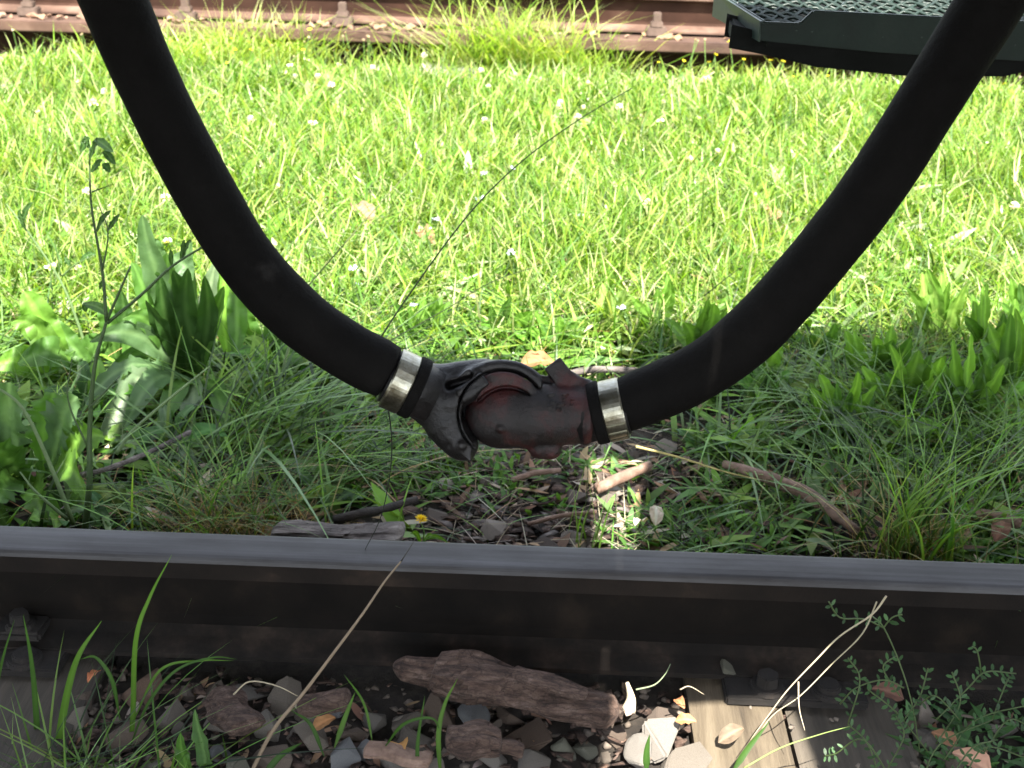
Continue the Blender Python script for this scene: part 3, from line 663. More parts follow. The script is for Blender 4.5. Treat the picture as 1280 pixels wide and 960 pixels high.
# castings of the coupling, as a distance field turned into a surface
def surface_nets(f, lo, hi, h):
    xs = np.arange(lo[0], hi[0], h); ys = np.arange(lo[1], hi[1], h); zs = np.arange(lo[2], hi[2], h)
    A, Bq, C = np.meshgrid(xs, ys, zs, indexing='ij'); D = f(A, Bq, C)
    nx, ny, nz = D.shape; s = D < 0
    acc = np.zeros((nx - 1, ny - 1, nz - 1, 3)); cn = np.zeros((nx - 1, ny - 1, nz - 1))
    for ax in range(3):
        for p in (0, 1):
            for q in (0, 1):
                oth = [a for a in range(3) if a != ax]
                sl0 = [slice(0, -1)] * 3; sl1 = [slice(0, -1)] * 3
                for o_, k in zip(oth, (p, q)):
                    sl0[o_] = slice(k, D.shape[o_] - 1 + k); sl1[o_] = sl0[o_]
                sl0[ax] = slice(0, -1); sl1[ax] = slice(1, None)
                d0, d1 = D[tuple(sl0)], D[tuple(sl1)]; cr = (d0 < 0) != (d1 < 0)
                t = np.where(cr, d0 / np.where(cr, d0 - d1, 1), 0)
                off = np.zeros(d0.shape + (3,)); off[..., ax] = t
                for o_, k in zip(oth, (p, q)): off[..., o_] = k
                acc += off * cr[..., None]; cn += cr
    act = cn > 0; idx = -np.ones(act.shape, dtype=np.int64); idx[act] = np.arange(act.sum())
    I = np.argwhere(act); V = (I + acc[act] / cn[act][:, None]) * h + np.array(lo)
    Q = []
    for ax in range(3):
        o1, o2 = [(1, 2), (2, 0), (0, 1)][ax]
        sl0 = [slice(1, -1)] * 3; sl1 = [slice(1, -1)] * 3; sl0[ax] = slice(0, -1); sl1[ax] = slice(1, None)
        a, b_ = s[tuple(sl0)], s[tuple(sl1)]; W = np.argwhere(a != b_)
        if not len(W): continue
        flip = a[tuple(W.T)]
        base = W.copy(); base[:, o1] += 1; base[:, o2] += 1
        def g_(d1, d2):
            c = base.copy(); c[:, o1] -= d1; c[:, o2] -= d2; return idx[tuple(c.T)]
        q = np.stack([g_(1, 1), g_(0, 1), g_(0, 0), g_(1, 0)], 1)
        q[~flip] = q[~flip][:, ::-1]; Q.append(q)
    return V, np.concatenate(Q)
def smin(a, b_, k): h_ = np.clip(.5 + .5 * (b_ - a) / k, 0, 1); return b_ * (1 - h_) + a * h_ - k * h_ * (1 - h_)
def smax(a, b_, k): return -smin(-a, -b_, k)
def cone(u, v, w_, a, b_, r0, r1, sw=1.0):
    a = np.array(a, float); b_ = np.array(b_, float); d = b_ - a
    t = np.clip(((u - a[0]) * d[0] + (v - a[1]) * d[1] + (w_ - a[2]) * d[2]) / (d @ d), 0, 1)
    return np.sqrt((u - a[0] - d[0] * t) ** 2 + (v - a[1] - d[1] * t) ** 2 + ((w_ - a[2] - d[2] * t) / sw) ** 2) - (r0 + (r1 - r0) * t)
def ell(u, v, w_, c, r):
    k0 = np.sqrt(((u - c[0]) / r[0]) ** 2 + ((v - c[1]) / r[1]) ** 2 + ((w_ - c[2]) / r[2]) ** 2); return (k0 - 1) * min(r)
def bx(u, v, w_, c, hs, ang=0, r=2):
    ca, sa = math.cos(ang), math.sin(ang); x = (u - c[0]) * ca + (v - c[1]) * sa; y = -(u - c[0]) * sa + (v - c[1]) * ca; z = w_ - c[2]
    qx, qy, qz = abs(x) - hs[0] + r, abs(y) - hs[1] + r, abs(z) - hs[2] + r
    return np.sqrt(np.maximum(qx, 0) ** 2 + np.maximum(qy, 0) ** 2 + np.maximum(qz, 0) ** 2) + np.minimum(np.maximum(qx, np.maximum(qy, qz)), 0) - r
def left_cast(u, v, w_):
    d = cone(u, v, w_, (-122, 38, 0), (-70, 14, 0), 34, 38)
    d = smin(d, cone(u, v, w_, (-90, 38, 0), (-24, 51, 0), 22, 18, .9), 10)
    d = smin(d, cone(u, v, w_, (-74, 8, 0), (-62, -12, 0), 34, 30, .85), 10)
    d = smin(d, cone(u, v, w_, (-66, -14, 6), (-54, -34, 8), 29, 21, 1.0), 8)
    # front plate around the dome
    r_ = np.sqrt(u ** 2 + v ** 2)
    plate = np.maximum(np.maximum(r_ - 72, 49 - r_), np.abs(w_ - 4) - 27); plate = np.maximum(plate, u + 36)
    plate = smax(plate, u * .2 + v - 50, 4)
    d = smin(d, plate + 2, 8)
    d = smax(d, 50.5 - r_, 3)
    d = smin(d, cone(u, v, w_, (-62, -24, 8), (-49, -38, 8), 22, 19, 1.0), 8)
    d = np.minimum(d, np.maximum(np.maximum(r_ - 52, np.maximum(u + 18, -v - 34)), np.abs(w_ + 26) - 12))
    # arm arching over the dome of the other half
    ang = np.arctan2(v, u); ring_ = np.sqrt((r_ - 60) ** 2 + (np.maximum(np.abs(w_ - 2) - 14, 0)) ** 2) - 7.5
    arm = np.maximum(ring_, np.maximum(-(v - u * 0.55 - 5), -(v + u * .3 - 8)))
    arm = smax(arm, u - 50, 5)
    d = smin(d, arm, 7)
    # slot, hook tab, boss
    d = smax(d, -cone(u, v, w_, (-63, 35, 44), (-30, 45, 44), 8, 5.5, 4.6), 2.5)
    d = smin(d, bx(u, v, w_, (-36, 33, 31), (19, 9, 11), .62, 3), 5)
    d = smin(d, cone(u, v, w_, (-60, 16, 24), (-40, 24, 30), 12, 10), 9)
    d = smin(d, cone(u, v, w_, (-50, -38, 20), (-50, -38, 29), 9, 7), 2.5)
    d = smax(d, -(np.abs(r_ - 54) - 1.2 + np.maximum(0, 20 - w_)), 1.5)
    return d + .35 * np.sin(u * .11 + 2 * np.sin(v * .07)) * np.sin(v * .13 + w_ * .1)
def right_cast(u, v, w_):
    r_ = np.sqrt(u ** 2 + v ** 2)
    d = ell(u, v, w_, (2, -1, 0), (49, 43, 40))
    d = smin(d, cone(u, v, w_, (36, -3, 0), (128, 0, 0), 41, 33.5), 9)
    d = smin(d, np.sqrt((np.sqrt(v ** 2 + w_ ** 2) - 34) ** 2 + (u - 107 - .08 * v) ** 2) - 5.5, 5)
    rin = np.sqrt((u - 6) ** 2 + (v + 10) ** 2)
    rim = smax(smax(r_ - 52, 44 - rin, 2), np.abs(w_ - 4) - 29 + .004 * (u - 10) ** 2, 4); rim = smax(rim, 14 - v - .1 * u, 3)
    d = smin(d, rim, 2.5)
    gr = np.sqrt((rin - 42.5) ** 2 + (w_ - 24) ** 2 * .12) - 2.4; gr = np.maximum(gr, 12 - v - .1 * u); d = smax(d, -gr, 1.5)
    gr2 = np.sqrt((r_ - 55) ** 2 + 0 * w_) - 2.0
    d = smin(d, bx(u, v, w_, (56, 40, -14), (14, 7, 10), -.2, 3), 3)
    d = smin(d, cone(u, v, w_, (48, -41, 0), (60, -43, 0), 16, 14.5), 5)
    d = smin(d, bx(u, v, w_, (73, 49, -2), (18, 12.5, 14), math.radians(-52), 2), 4)
    d = smin(d, bx(u, v, w_, (94, 34, -4), (14, 13, 16), -.35, 5), 8)
    d = smin(d, ell(u, v, w_, (-2, -17, 36), (6, 5, 5)), 3)
    for (a, b_) in (((56, 24), (60, 25)), ((73, 24), (78, 25)), ((74, 19), (73, 13)), ((60, 15), (57, 10)), ((68, 12), (67, 6)), ((84, 18), (84, 12))):
        for pt in (a, b_):
            z_ = math.sqrt(max(0, 41 ** 2 - (pt[1] + 2) ** 2)) - 1.5
            d = smin(d, ell(u, v, w_, (pt[0] + 2, pt[1], z_), (2.6, 1.9, 2.4)), 1.2)
    return d + .35 * np.sin(u * .12 + 2 * np.sin(v * .08)) * np.sin(v * .11 + w_ * .12)
O0 = PY(628, 517, HY); sc_ = (O0 - CAM).dot(R @ Vector((0, 0, -1))) / F
Ux, Vx, Wx = R @ Vector((1, 0, 0)), R @ Vector((0, 1, 0)), R @ Vector((0, 0, 1))
for nm, fn, par, mt in (('coupling_head', left_cast, hl, M['iron']), ('coupling_head', right_cast, hr, M['iron_red'])):
    V, Q = surface_nets(fn, (-165, -75, -60), (175, 90, 62), 1.5)
    keep = V[:, 0]
    for _ in range(1):
        a_ = np.zeros_like(V); k_ = np.zeros(len(V))
        for i_ in range(4):
            np.add.at(a_, Q[:, i_], V[Q[:, (i_ + 1) % 4]] + V[Q[:, (i_ + 3) % 4]]); np.add.at(k_, Q[:, i_], 2)
        V = V * .5 + .5 * a_ / k_[:, None]
    Wv = np.array(O0) + sc_ * (V[:, :1] * np.array(Ux) + V[:, 1:2] * np.array(Vx) + V[:, 2:3] * np.array(Wx))
    o = obj(nm, mesh_np(nm, Wv, Q, smooth=True), mt, par)
    o['label'] = 'grey-black cast coupling half with a slot and hook' if fn is left_cast else 'cast coupling half with worn red paint and raised marks'

# ------------------------------------------------------------------ green footstep at top right
st = empty('footstep', PY(1100, 60, 1.35), 'dark green wagon footstep with a mesh tread, behind the right hose', 'footstep')
FY = 1.30
fl = PY(957, 46, FY); zb = fl.z; x0 = fl.x
def Pst(px, py, y): return PY(px, py, y)
front = [(955, 52), (955, 27), (1000, 28), (1018, 14), (1300, 30), (1300, 85), (955, 52)]
mb = MB(); A = [Pst(px, py, FY) for px, py in ((949, 51), (949, 27), (1000, 29), (1017, 13), (1622, 44), (1622, 97), (1100, 66))]
Bk = [p + Vector((0, 0.006, 0)) for p in A]; k = len(A)
mb.add(A + Bk, [tuple(range(k))[::-1], tuple(range(k, 2 * k))] + [(i, (i + 1) % k, k + (i + 1) % k, k + i) for i in range(k)])
mb.build('front_plate', M['green_paint'], st, bevel=.0015)
A = [Pst(949, 51, FY - .001), Pst(949, 27, FY - .001)]; lb = Pst(893, -9, 1.52); lb2 = Vector((lb.x, lb.y, lb.z - .026))
mb = MB(); q = [A[0], A[1], lb, lb2]; q2 = [p + Vector((.006, .004, 0)) for p in q]
mb.add(q + q2, [(0, 1, 2, 3), (7, 6, 5, 4)] + [(i, (i + 1) % 4, 4 + (i + 1) % 4, 4 + i) for i in range(4)])
mb.build('side_plate', M['green_grating'], st, bevel=.001)
# expanded metal tread: rows of wavy strands
zt = Pst(1000, 29, FY).z - .004; xL = A[1].x
mb = MB(); rows = 11
for r_ in range(rows):
    y0 = FY + .012 + r_ * .028
    for sgn in (1, -1):
        pts = []
        xs_ = np.arange(xL + (lb.x - xL) * (y0 - FY) / (1.52 - FY) + .008, x0 + .62, .008)
        for i, xx in enumerate(xs_):
            ph = math.sin(xx * 2 * math.pi / .045 + r_ * 2.4 + (0 if sgn > 0 else 1.1) + .5 * math.sin(xx * 37))
            pts.append(Vector((xx, y0 + sgn * (.011 * ph), zt + .003 * sgn * ph + .0035 * noise.noise((xx * 30, r_, sgn)) - (xx - xL) * .028)))
        V, Fs = tube_geo(pts, .0022, 4); mb.add(V, Fs)
tr = mb.build('mesh_tread', M['green_grating'], st, smooth=True)
mb = MB(); mb.box((xL + .012, FY + .008, zt - .022), (x0 + .62, FY + .32, zt - .014)); mb.build('tread_backing', M['dark_paint'], st)
# dark bowed pan underneath
mb = MB(); top = [(918, 35), (955, 45), (1100, 60), (1260, 76), (1420, 80)]; bot = [(915, 57), (952, 64), (1020, 80), (1130, 91), (1255, 92), (1300, 82), (1420, 66)]
for yy, dz in ((FY + .03, 0),):
    pl = [PY(a, b_, yy) for a, b_ in bot] + [PY(a, b_, yy) for a, b_ in top[::-1]]
    k = len(pl); pk = [p + Vector((0.004, .07, 0)) for p in pl]
    mb.add(pl + pk, [tuple(range(k)), tuple(range(k, 2 * k))[::-1]] + [(i, (i + 1) % k, k + (i + 1) % k, k + i) for i in range(k)])
mb.build('under_pan', M['dark_paint'], st, bevel=.003)
mb = MB(); mb.box((x0 + .5, FY + .05, zb), (x0 + .54, FY + .09, 1.06)); mb.box((x0 + .5, FY - .2, 1.0), (x0 + .54, FY + .09, 1.05)); mb.build('step_bracket', M['dark_paint'], st)

# ------------------------------------------------------------------ the two wagons overhead (unseen, decks sized for the shade they cast)
def wagon(x0, x1, end, label, notch):
    wg = empty('railway_wagon', ((x0 + x1) / 2, .38, 1.05), label, 'wagon', 'coupled flat wagons')
    mb = MB(); mb.box((x0, -.52, 1.06), (x1, .70, 1.12)); mb.build('deck', M['wagon'], wg)
    rb = random.Random(int(end * 100)); a = max(x0, -2.6); bmax = min(x1, 2.8); mb = MB()
    if x0 < a: mb.box((x0, .70, 1.062), (a, 1.2, 1.118))
    if x1 > bmax: mb.box((bmax, .70, 1.062), (x1, 1.2, 1.118))
    mb.build('deck_side', M['wagon'], wg) if mb.V else None
    while a < bmax - .02:
        wd = rb.uniform(.07, .13); q = min(a + wd, bmax); mb = MB(); mb.box((a, .70, 1.075), (q - rb.choice((.006, .014, .022, .034)), rb.uniform(1.0, 1.18), 1.115)); mb.build('dapple_deck_board', M['wagon'], wg); a = q  # gaps and ragged ends added to dapple the shade below
    sx = 1 if end == x1 else -1
    mb = MB(); mb.box((min(end - sx * .012, end + sx * .06), -.5, .98), (max(end - sx * .012, end + sx * .06), 1.26, 1.055)); mb.build('headstock', M['wagon'], wg)
    poly = notch; k = len(poly)
    A = [(x, y, 1.121) for x, y in poly]; Bk = [(x, y, 1.133) for x, y in poly]
    mb = MB(); mb.add(A + Bk, [tuple(range(k))[::-1], tuple(range(k, 2 * k))] + [(i, (i + 1) % k, k + (i + 1) % k, k + i) for i in range(k)]); mb.build('sun_slot_plate', M['wagon'], wg)  # added unseen plate, outline cut to let the sun patches through
    return wg
SE = 1.125 / math.tan(EL); ox, oy = SE * SX, SE * SY      # from a ground point to the slot overhead that lights it
def slot(px, py): p = PZ(px, py, 0); return p.x + ox, p.y + oy
s1a = slot(778, 875); s1b = slot(1003, 868); s2a = slot(742, 640); s2b = slot(806, 590); s2c = slot(795, 690)
G0 = min(s1a[0], s2a[0])
wl_ = wagon(-6, -.36, -.36, 'left flat wagon whose deck shades the track, above the picture', [(-.45, -.52), (G0, -.52), (G0, 1.12), (.10, 1.12), (.08, 1.19), (-.06, 1.19), (-.08, 1.10), (-.2, 1.10), (-.22, 1.17), (-.45, 1.17)])
y1 = slot(900, 868)[1]; y2 = slot(780, 690)[1]; y3 = slot(780, 575)[1]
wr_ = wagon(.80, 6.5, .80, 'right flat wagon with an added plate cut for sun slots, above the picture',
      [(.9, -.52), (G0 + .002, -.52), (G0 + .002, y1 - .2), (s1b[0] + .01, y1 - .2), (s1b[0] - .01, y1), (G0 + .002, y1 - .015), (G0 + .002, y2), (s2c[0], y2), (s2b[0], y3), (G0 + .002, y3), (G0 + .002, 1.15), (.40, 1.15), (.42, 1.08), (.55, 1.08), (.57, 1.18), (.72, 1.18), (.74, 1.12), (.9, 1.12)])
for par, p in ((wl_, Lp[0]), (wr_, Rp[0])):
    tube('brake_pipe', [p + Vector((0, 0, -.01)), p + Vector((0, 0, .03)), p + Vector((-.06 if par is wl_ else .12, -.02, .05)), p + Vector((-.3 if par is wl_ else .4, -.02, .045))], .019, M['wagon'], par, sides=14)
# ------------------------------------------------------------------ grass and other plants
def blades(x, y, z, h, w, az, lean, curl, col, segs=3, prof='blade', yaw=None, r=rng):
    """vectorised blades: arrays of roots, heights, widths, lean directions -> vertices, triangles, colours"""
    n = len(x); t = np.linspace(0, 1, segs + 1)[None, :]
    hx = (lean[:, None] * t + curl[:, None] * t ** 2) * h[:, None]
    hz = h[:, None] * (t - 0.42 * curl[:, None] * t ** 2.2 - .15 * lean[:, None] * t)
    if prof == 'blade': wp = (1 - t ** 2.2) * (0.75 + .5 * t)
    else: wp = np.sin(np.pi * np.clip(t * .93 + .05, 0, 1)) ** .8
    yaw = az + np.pi / 2 + r.normal(0, .55, n) if yaw is None else yaw
    px = x[:, None] + np.cos(az)[:, None] * hx; py_ = y[:, None] + np.sin(az)[:, None] * hx; pz = z[:, None] + hz
    sx, sy = np.cos(yaw)[:, None] * w[:, None] * wp / 2, np.sin(yaw)[:, None] * w[:, None] * wp / 2
    Lv = np.stack([px - sx, py_ - sy, pz], -1); Rv = np.stack([px + sx, py_ + sy, pz], -1)
    V = np.stack([Lv, Rv], 2)[:, :-1].reshape(n, 2 * segs, 3); tip = np.stack([px[:, -1], py_[:, -1], pz[:, -1]], -1)[:, None]
    V = np.concatenate([V, tip], 1); m_ = 2 * segs + 1
    T = []
    for s_ in range(segs - 1):
        a = 2 * s_; T += [(a, a + 1, a + 3), (a, a + 3, a + 2)]
    T.append((2 * segs - 2, 2 * segs - 1, 2 * segs)); T = np.array(T)
    TT = (T[None] + (np.arange(n) * m_)[:, None, None]).reshape(-1, 3)
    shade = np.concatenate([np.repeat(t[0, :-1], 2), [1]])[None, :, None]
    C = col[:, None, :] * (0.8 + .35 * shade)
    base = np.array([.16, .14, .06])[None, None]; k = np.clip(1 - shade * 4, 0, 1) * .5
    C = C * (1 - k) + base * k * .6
    return V.reshape(-1, 3), TT, C.reshape(-1, 3)
def mixcol(n, cols, r, jit=.18):
    cols = np.array(cols); c = cols[r.integers(len(cols), size=n)]; return np.clip(c * (1 + r.normal(0, jit, (n, 1))) * (1 + r.normal(0, .06, (n, 3))), .004, .8)
def field(name, x, y, h, w, lean, curl, cols, mat, kind='stuff', seed=1, segs=3, prof='blade', az=None, label=None, dz=0, parent=None):
    r = np.random.default_rng(seed); n = len(x)
    az_ = r.uniform(0, 2 * np.pi, n) if az is None else r.normal(az[0], az[1], n)
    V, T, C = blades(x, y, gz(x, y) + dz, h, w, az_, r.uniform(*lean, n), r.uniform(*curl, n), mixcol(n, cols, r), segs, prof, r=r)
    o = obj(name, mesh_np(name, V, T, C), mat, parent, world=True)
    return tag(o, kind=kind)
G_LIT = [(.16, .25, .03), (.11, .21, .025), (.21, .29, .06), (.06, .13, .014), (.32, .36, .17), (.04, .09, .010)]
G_SHADE = [(.075, .15, .025), (.035, .08, .014), (.15, .27, .045), (.13, .22, .075), (.018, .042, .008), (.09, .20, .025)]  # same kinds of grass toned darker, shade is in the colour
G_DRY = [(.38, .30, .15), (.30, .20, .09), (.42, .36, .2), (.24, .13, .05)]
r = np.random.default_rng(11)
# the sunlit meadow between the tracks
def inmeadow(n, y0, y1, xw=2.9):
    y = y0 + (y1 - y0) * r.random(n); x = r.uniform(-1, 1, n) * (0.62 + .36 * y + .25) ; return x, y
n = 100000; x, y = inmeadow(n, 1.86, 4.17)
keep = (y > 1.98 + .07 * snoise(x, x * 0, 3, 4)) | (r.random(n) < .5); x, y = x[keep], y[keep]
patch = snoise(x, y, 1.6, 8)
h = (.055 + .03 * patch + .09 * r.random(len(x)) ** 2) * (1 - .62 * np.clip((y - 3.8) / .2, 0, 1)); h = np.clip(h, .016, .2)
w = r.uniform(.0022, .0052, len(x)) * (1 + .25 * (y - 2))
field('meadow_grass', x, y, h, w * 1.15, (.05, .7), (0, .8), G_LIT, M['grass'], seed=2)
n = 60000; x, y = inmeadow(n, 1.88, 4.15); h = r.uniform(.012, .05, n); w = h * r.uniform(.28, .5, n)
field('meadow_herbs', x, y, h, w, (.3, 1.3), (.2, 1.1), [(.14, .24, .03), (.10, .20, .025), (.24, .33, .10), (.46, .50, .34), (.05, .11, .012), (.15, .26, .04)], M['glossy_leaf'], seed=3, segs=4, prof='oval')  # palest tone stands in for bright glints on the leaves
n = 3400; x, y = inmeadow(n, 1.92, 3.0); h = r.uniform(.045, .105, n)
field('meadow_leaves', x, y, h, r.uniform(.006, .013, n), (.1, .9), (.1, 1.2), [(.14, .25, .02), (.10, .2, .02), (.2, .3, .05), (.3, .38, .14), (.07, .14, .015)], M['glossy_leaf'], seed=13, segs=5)
n = 5200; x, y = inmeadow(n, 1.95, 4.0); k_ = snoise(x, y, 2.6, 21) > .15; x, y = x[k_], y[k_]; n = len(x); h = r.uniform(.05, .10, n)
field('meadow_leaves', x, y, h, h * r.uniform(.14, .3, n), (.1, 1.0), (.1, 1.2), [(.06, .13, .012), (.09, .18, .015), (.2, .3, .06), (.36, .42, .22)], M['glossy_leaf'], seed=14, segs=5, prof='oval')
n = 9000; x, y = inmeadow(n, 1.9, 4.15); k_ = snoise(x, y, 3.1, 31) > -.1; x, y = x[k_], y[k_]; n = len(x); h = r.uniform(.03, .09, n); w = r.uniform(.002, .004, n)
field('dry_grass', x, y, h, w, (.3, 1.4), (0, .8), [(.45, .4, .22), (.36, .28, .14), (.5, .48, .3)], M['dry'], seed=4)
# long grass in dense patches
k_long = random.Random(5)
for k, (px, py, rad, n, hh) in enumerate(((250, 84, .16, 700, .20), (320, 74, .12, 500, .25), (630, 75, .14, 600, .34), (690, 84, .12, 400, .20), (180, 70, .1, 90, .12), (960, 96, .2, 130, .12),
                                          (520, 88, .1, 60, .17), (430, 84, .12, 110, .14), (820, 95, .25, 120, .13), (40, 78, .25, 90, .12), (1180, 100, .3, 160, .10))):
    c = PZ(px, py, 0); x = r.normal(c.x, rad, n); y = np.minimum(r.normal(c.y - .06, .05, n), BY - .02)
    o = field('long_grass', x, y, r.uniform(.5, 1.1, n) * hh, r.uniform(.003, .006, n), (.05, .55), (.1, .9), [(.3, .38, .08), (.22, .32, .05), (.38, .42, .18), (.15, .25, .03)], M['grass'], seed=20 + k) if hh > .18 or k_long.random() < 1 else None
# grass beyond the frame, wide of the picture and past the far rail
n = 26000; x = r.uniform(-7, 7, n); y = r.uniform(1.3, 4.1, n); k_ = np.abs(x) > .85 + .36 * y; x, y = x[k_], y[k_]
field('verge_grass', x, y, r.uniform(.05, .12, len(x)), r.uniform(.006, .012, len(x)), (.1, .9), (0, .9), G_LIT, M['grass'], seed=5)
n = 15000; x = r.uniform(-8, 8, n); y = r.uniform(6.4, 14, n)
field('verge_grass', x, y, r.uniform(.08, .2, n), r.uniform(.012, .024, n), (.1, .9), (0, .9), G_LIT, M['grass'], seed=6)

# shaded strip behind the near rail
def shade_density(x, y):
    d = .25 + .75 * np.clip((y - 1.45) / .35, 0, 1)
    mid = np.exp(-((x - .04) / .23) ** 4); d = d * (1 - mid * np.clip((1.80 - y) / .2, 0, 1) * .99)
    d = d * np.clip(.55 + .6 * snoise(x, y, 2.4, 3), .1, 1.2); return d
def shade_pts(n, y0=1.17, y1=2.02, xr=1.25):
    x = r.uniform(-xr, xr, n); y = r.uniform(y0, y1, n); k = r.random(n) < shade_density(x, y); return x[k], y[k]
x, y = shade_pts(9500); n = len(x)
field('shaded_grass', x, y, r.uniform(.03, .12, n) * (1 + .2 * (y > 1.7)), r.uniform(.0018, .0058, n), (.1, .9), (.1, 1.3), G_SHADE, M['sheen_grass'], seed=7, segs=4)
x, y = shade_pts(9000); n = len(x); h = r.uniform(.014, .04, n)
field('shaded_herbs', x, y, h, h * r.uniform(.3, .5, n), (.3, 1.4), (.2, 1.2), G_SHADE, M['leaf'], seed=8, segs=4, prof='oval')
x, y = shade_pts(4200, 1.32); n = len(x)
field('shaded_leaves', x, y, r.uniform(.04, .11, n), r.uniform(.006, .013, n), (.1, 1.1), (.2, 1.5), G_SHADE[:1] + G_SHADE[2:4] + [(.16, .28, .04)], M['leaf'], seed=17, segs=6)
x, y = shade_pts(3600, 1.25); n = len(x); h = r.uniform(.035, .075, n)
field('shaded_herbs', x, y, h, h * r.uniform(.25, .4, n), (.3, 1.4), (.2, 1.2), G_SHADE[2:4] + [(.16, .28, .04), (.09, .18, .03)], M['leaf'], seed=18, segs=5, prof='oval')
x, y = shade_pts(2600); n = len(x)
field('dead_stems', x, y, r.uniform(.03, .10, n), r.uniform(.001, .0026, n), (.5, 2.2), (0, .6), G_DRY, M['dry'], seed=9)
n = 1500; x = r.uniform(-1, 1.1, n); y = r.uniform(1.18, 1.95, n); h = r.uniform(.008, .024, n)
field('leaf_litter', x, y, h, h * .6, (1, 2.5), (0, .5), [(.2, .11, .07), (.3, .2, .12), (.12, .07, .045), (.35, .3, .22)], M['dry'], seed=19, segs=4, prof='oval', dz=.006)
n = 420; x = r.normal(.05, .16, n); y = r.uniform(1.18, 1.75, n)
field('dead_stems', x, y, r.uniform(.02, .05, n), r.uniform(.001, .002, n), (1, 2.6), (0, .6), [(.32, .26, .18), (.22, .17, .11), (.42, .37, .28)], M['dry'], seed=10)
# small green sprigs on the gravel
for k, (px, py, rad, n) in enumerate(((700, 585, .03, 70), (640, 598, .04, 70), (560, 600, .03, 110), (770, 585, .02, 50), (790, 640, .025, 16), (690, 618, .012, 14), (850, 655, .05, 200), (900, 610, .05, 170), (980, 680, .06, 170), (1240, 690, .04, 260), (1210, 670, .04, 200), (465, 600, .04, 180), (930, 640, .05, 150), (200, 610, .05, 150), (600, 575, .04, 160))):
    c = PZ(px, py, 0); x = r.normal(c.x, rad, n); y = r.normal(c.y, rad * .7, n); k_ = y > 1.17; x, y = x[k_], y[k_]; n = len(x); h = r.uniform(.008, .03, n)
    field('ground_cover', x, y, h, h * .28, (.2, 1.3), (.1, .8), [(.10, .2, .04), (.14, .26, .06), (.07, .15, .04)], M['grass'], seed=40 + k, segs=4, prof='oval')

# ---- single plants -------------------------------------------------------
def leaf_geo(P0, P1, width, sag=.2, kind='lance', seed=0, col=(.08, .16, .04), n=24, facing=None, fold=.25):
    P0, P1 = Vector(P0), Vector(P1); ax = P1 - P0; Ln = ax.length; rs_ = random.Random(seed)
    face = facing or Vector((rs_.uniform(-.35, .35), -.75, .6)); side = ax.cross(face).normalized(); nrm = side.cross(ax).normalized()
    upb = Vector((0, 0, 1)) * sag * Ln; V = []; C = []; Fs = []
    ph = rs_.uniform(0, 6)
    for i in range(n + 1):
        t = i / n; c = P0 + ax * t + upb * 4 * t * (1 - t) + side * (.04 * Ln * math.sin(t * 4 + ph))
        if kind == 'lance': wv = math.sin(math.pi * min(1, t * .9 + .07)) ** .75 * (1 if t < .97 else .3)
        elif kind == 'strap': wv = (.35 + .65 * min(1, t * 3)) * (1 - t ** 3.5)
        elif kind == 'spoon': wv = max(.1, math.sin(math.pi * min(1, t ** 1.5 * .93 + .03)))
        elif kind == 'ovate': wv = math.sin(math.pi * min(1, (t ** .75) * .97)) ** .8
        else:
            lob = .45 + .55 * abs(math.sin(t * math.pi * 5.5)) ** .6; wv = (.2 + .8 * math.sin(math.pi * min(1, t ** 1.3 * .92))) * lob
        wv = max(wv, .03) * width / 2
        ruf = .22 * math.sin(t * 17 + ph) + .12 * math.sin(t * 37 + ph * 2)
        for j, q in enumerate((-1, -.66, -.33, -.07, .07, .33, .66, 1)):
            e = abs(q); jag = 1
            if kind == 'ragged' and e == 1: jag = 1 + .25 * math.sin(t * 70 + q)
            V.append(c + side * (q * wv * jag) + nrm * (fold * e * wv + (ruf * wv * q if e > .6 else 0) + .05 * wv * math.sin(t * 30 + q * 3) + .05 * wv * math.sin(t * 75 - e * 9)))
            k = 1.0 + .13 * math.sin(t * 9 + q * 4 + ph) + (.16 if math.sin(t * 75 - e * 9) > .55 else -.04)
            if e < .1: C.append((min(.6, col[0] * 1.45 + .012), min(.6, col[1] * 1.35 + .015), col[2] * 1.4 + .008))
            else: C.append((col[0] * k, col[1] * k, col[2] * k))
    for i in range(n):
        for j in range(7): a = i * 8 + j; Fs.append((a, a + 1, a + 9, a + 8))
    return V, Fs, C
SEED = [100]
def add_leaf(parent, b, t_, yb, yt, wpx, sag=.15, kind='lance', col=(.08, .16, .04), name='leaf', fold=.25):
    SEED[0] += 1; P0 = PY(b[0], b[1], yb); P1 = PY(t_[0], t_[1], yt); d = (P1 - CAM).dot(R @ Vector((0, 0, -1)))
    k = random.Random(SEED[0]).uniform(.85, 1.15); col = tuple(c * k for c in col)
    V, Fs, C = leaf_geo(P0, P1, wpx * d / F, sag, kind, SEED[0], col, fold=fold); mb = MB(); mb.add(V, Fs, C)
    return mb.build(name, M['leaf'], parent, smooth=True)
def plant(name, px, py, label, cat, leaves, group=None):
    yb = PZ(px, py, 0).y; p = empty(name, PZ(px, py, 0), label, cat, group)
    for L_ in leaves:
        b, t_, wpx, dy, sag, kind, col = L_
        add_leaf(p, b, t_, yb + r.normal(0, .008), yb + dy, wpx, sag, kind, col)
    return p
DG, MG, LG, GG, BG = (.028, .07, .014), (.055, .13, .022), (.10, .21, .028), (.07, .135, .05), (.11, .165, .085)
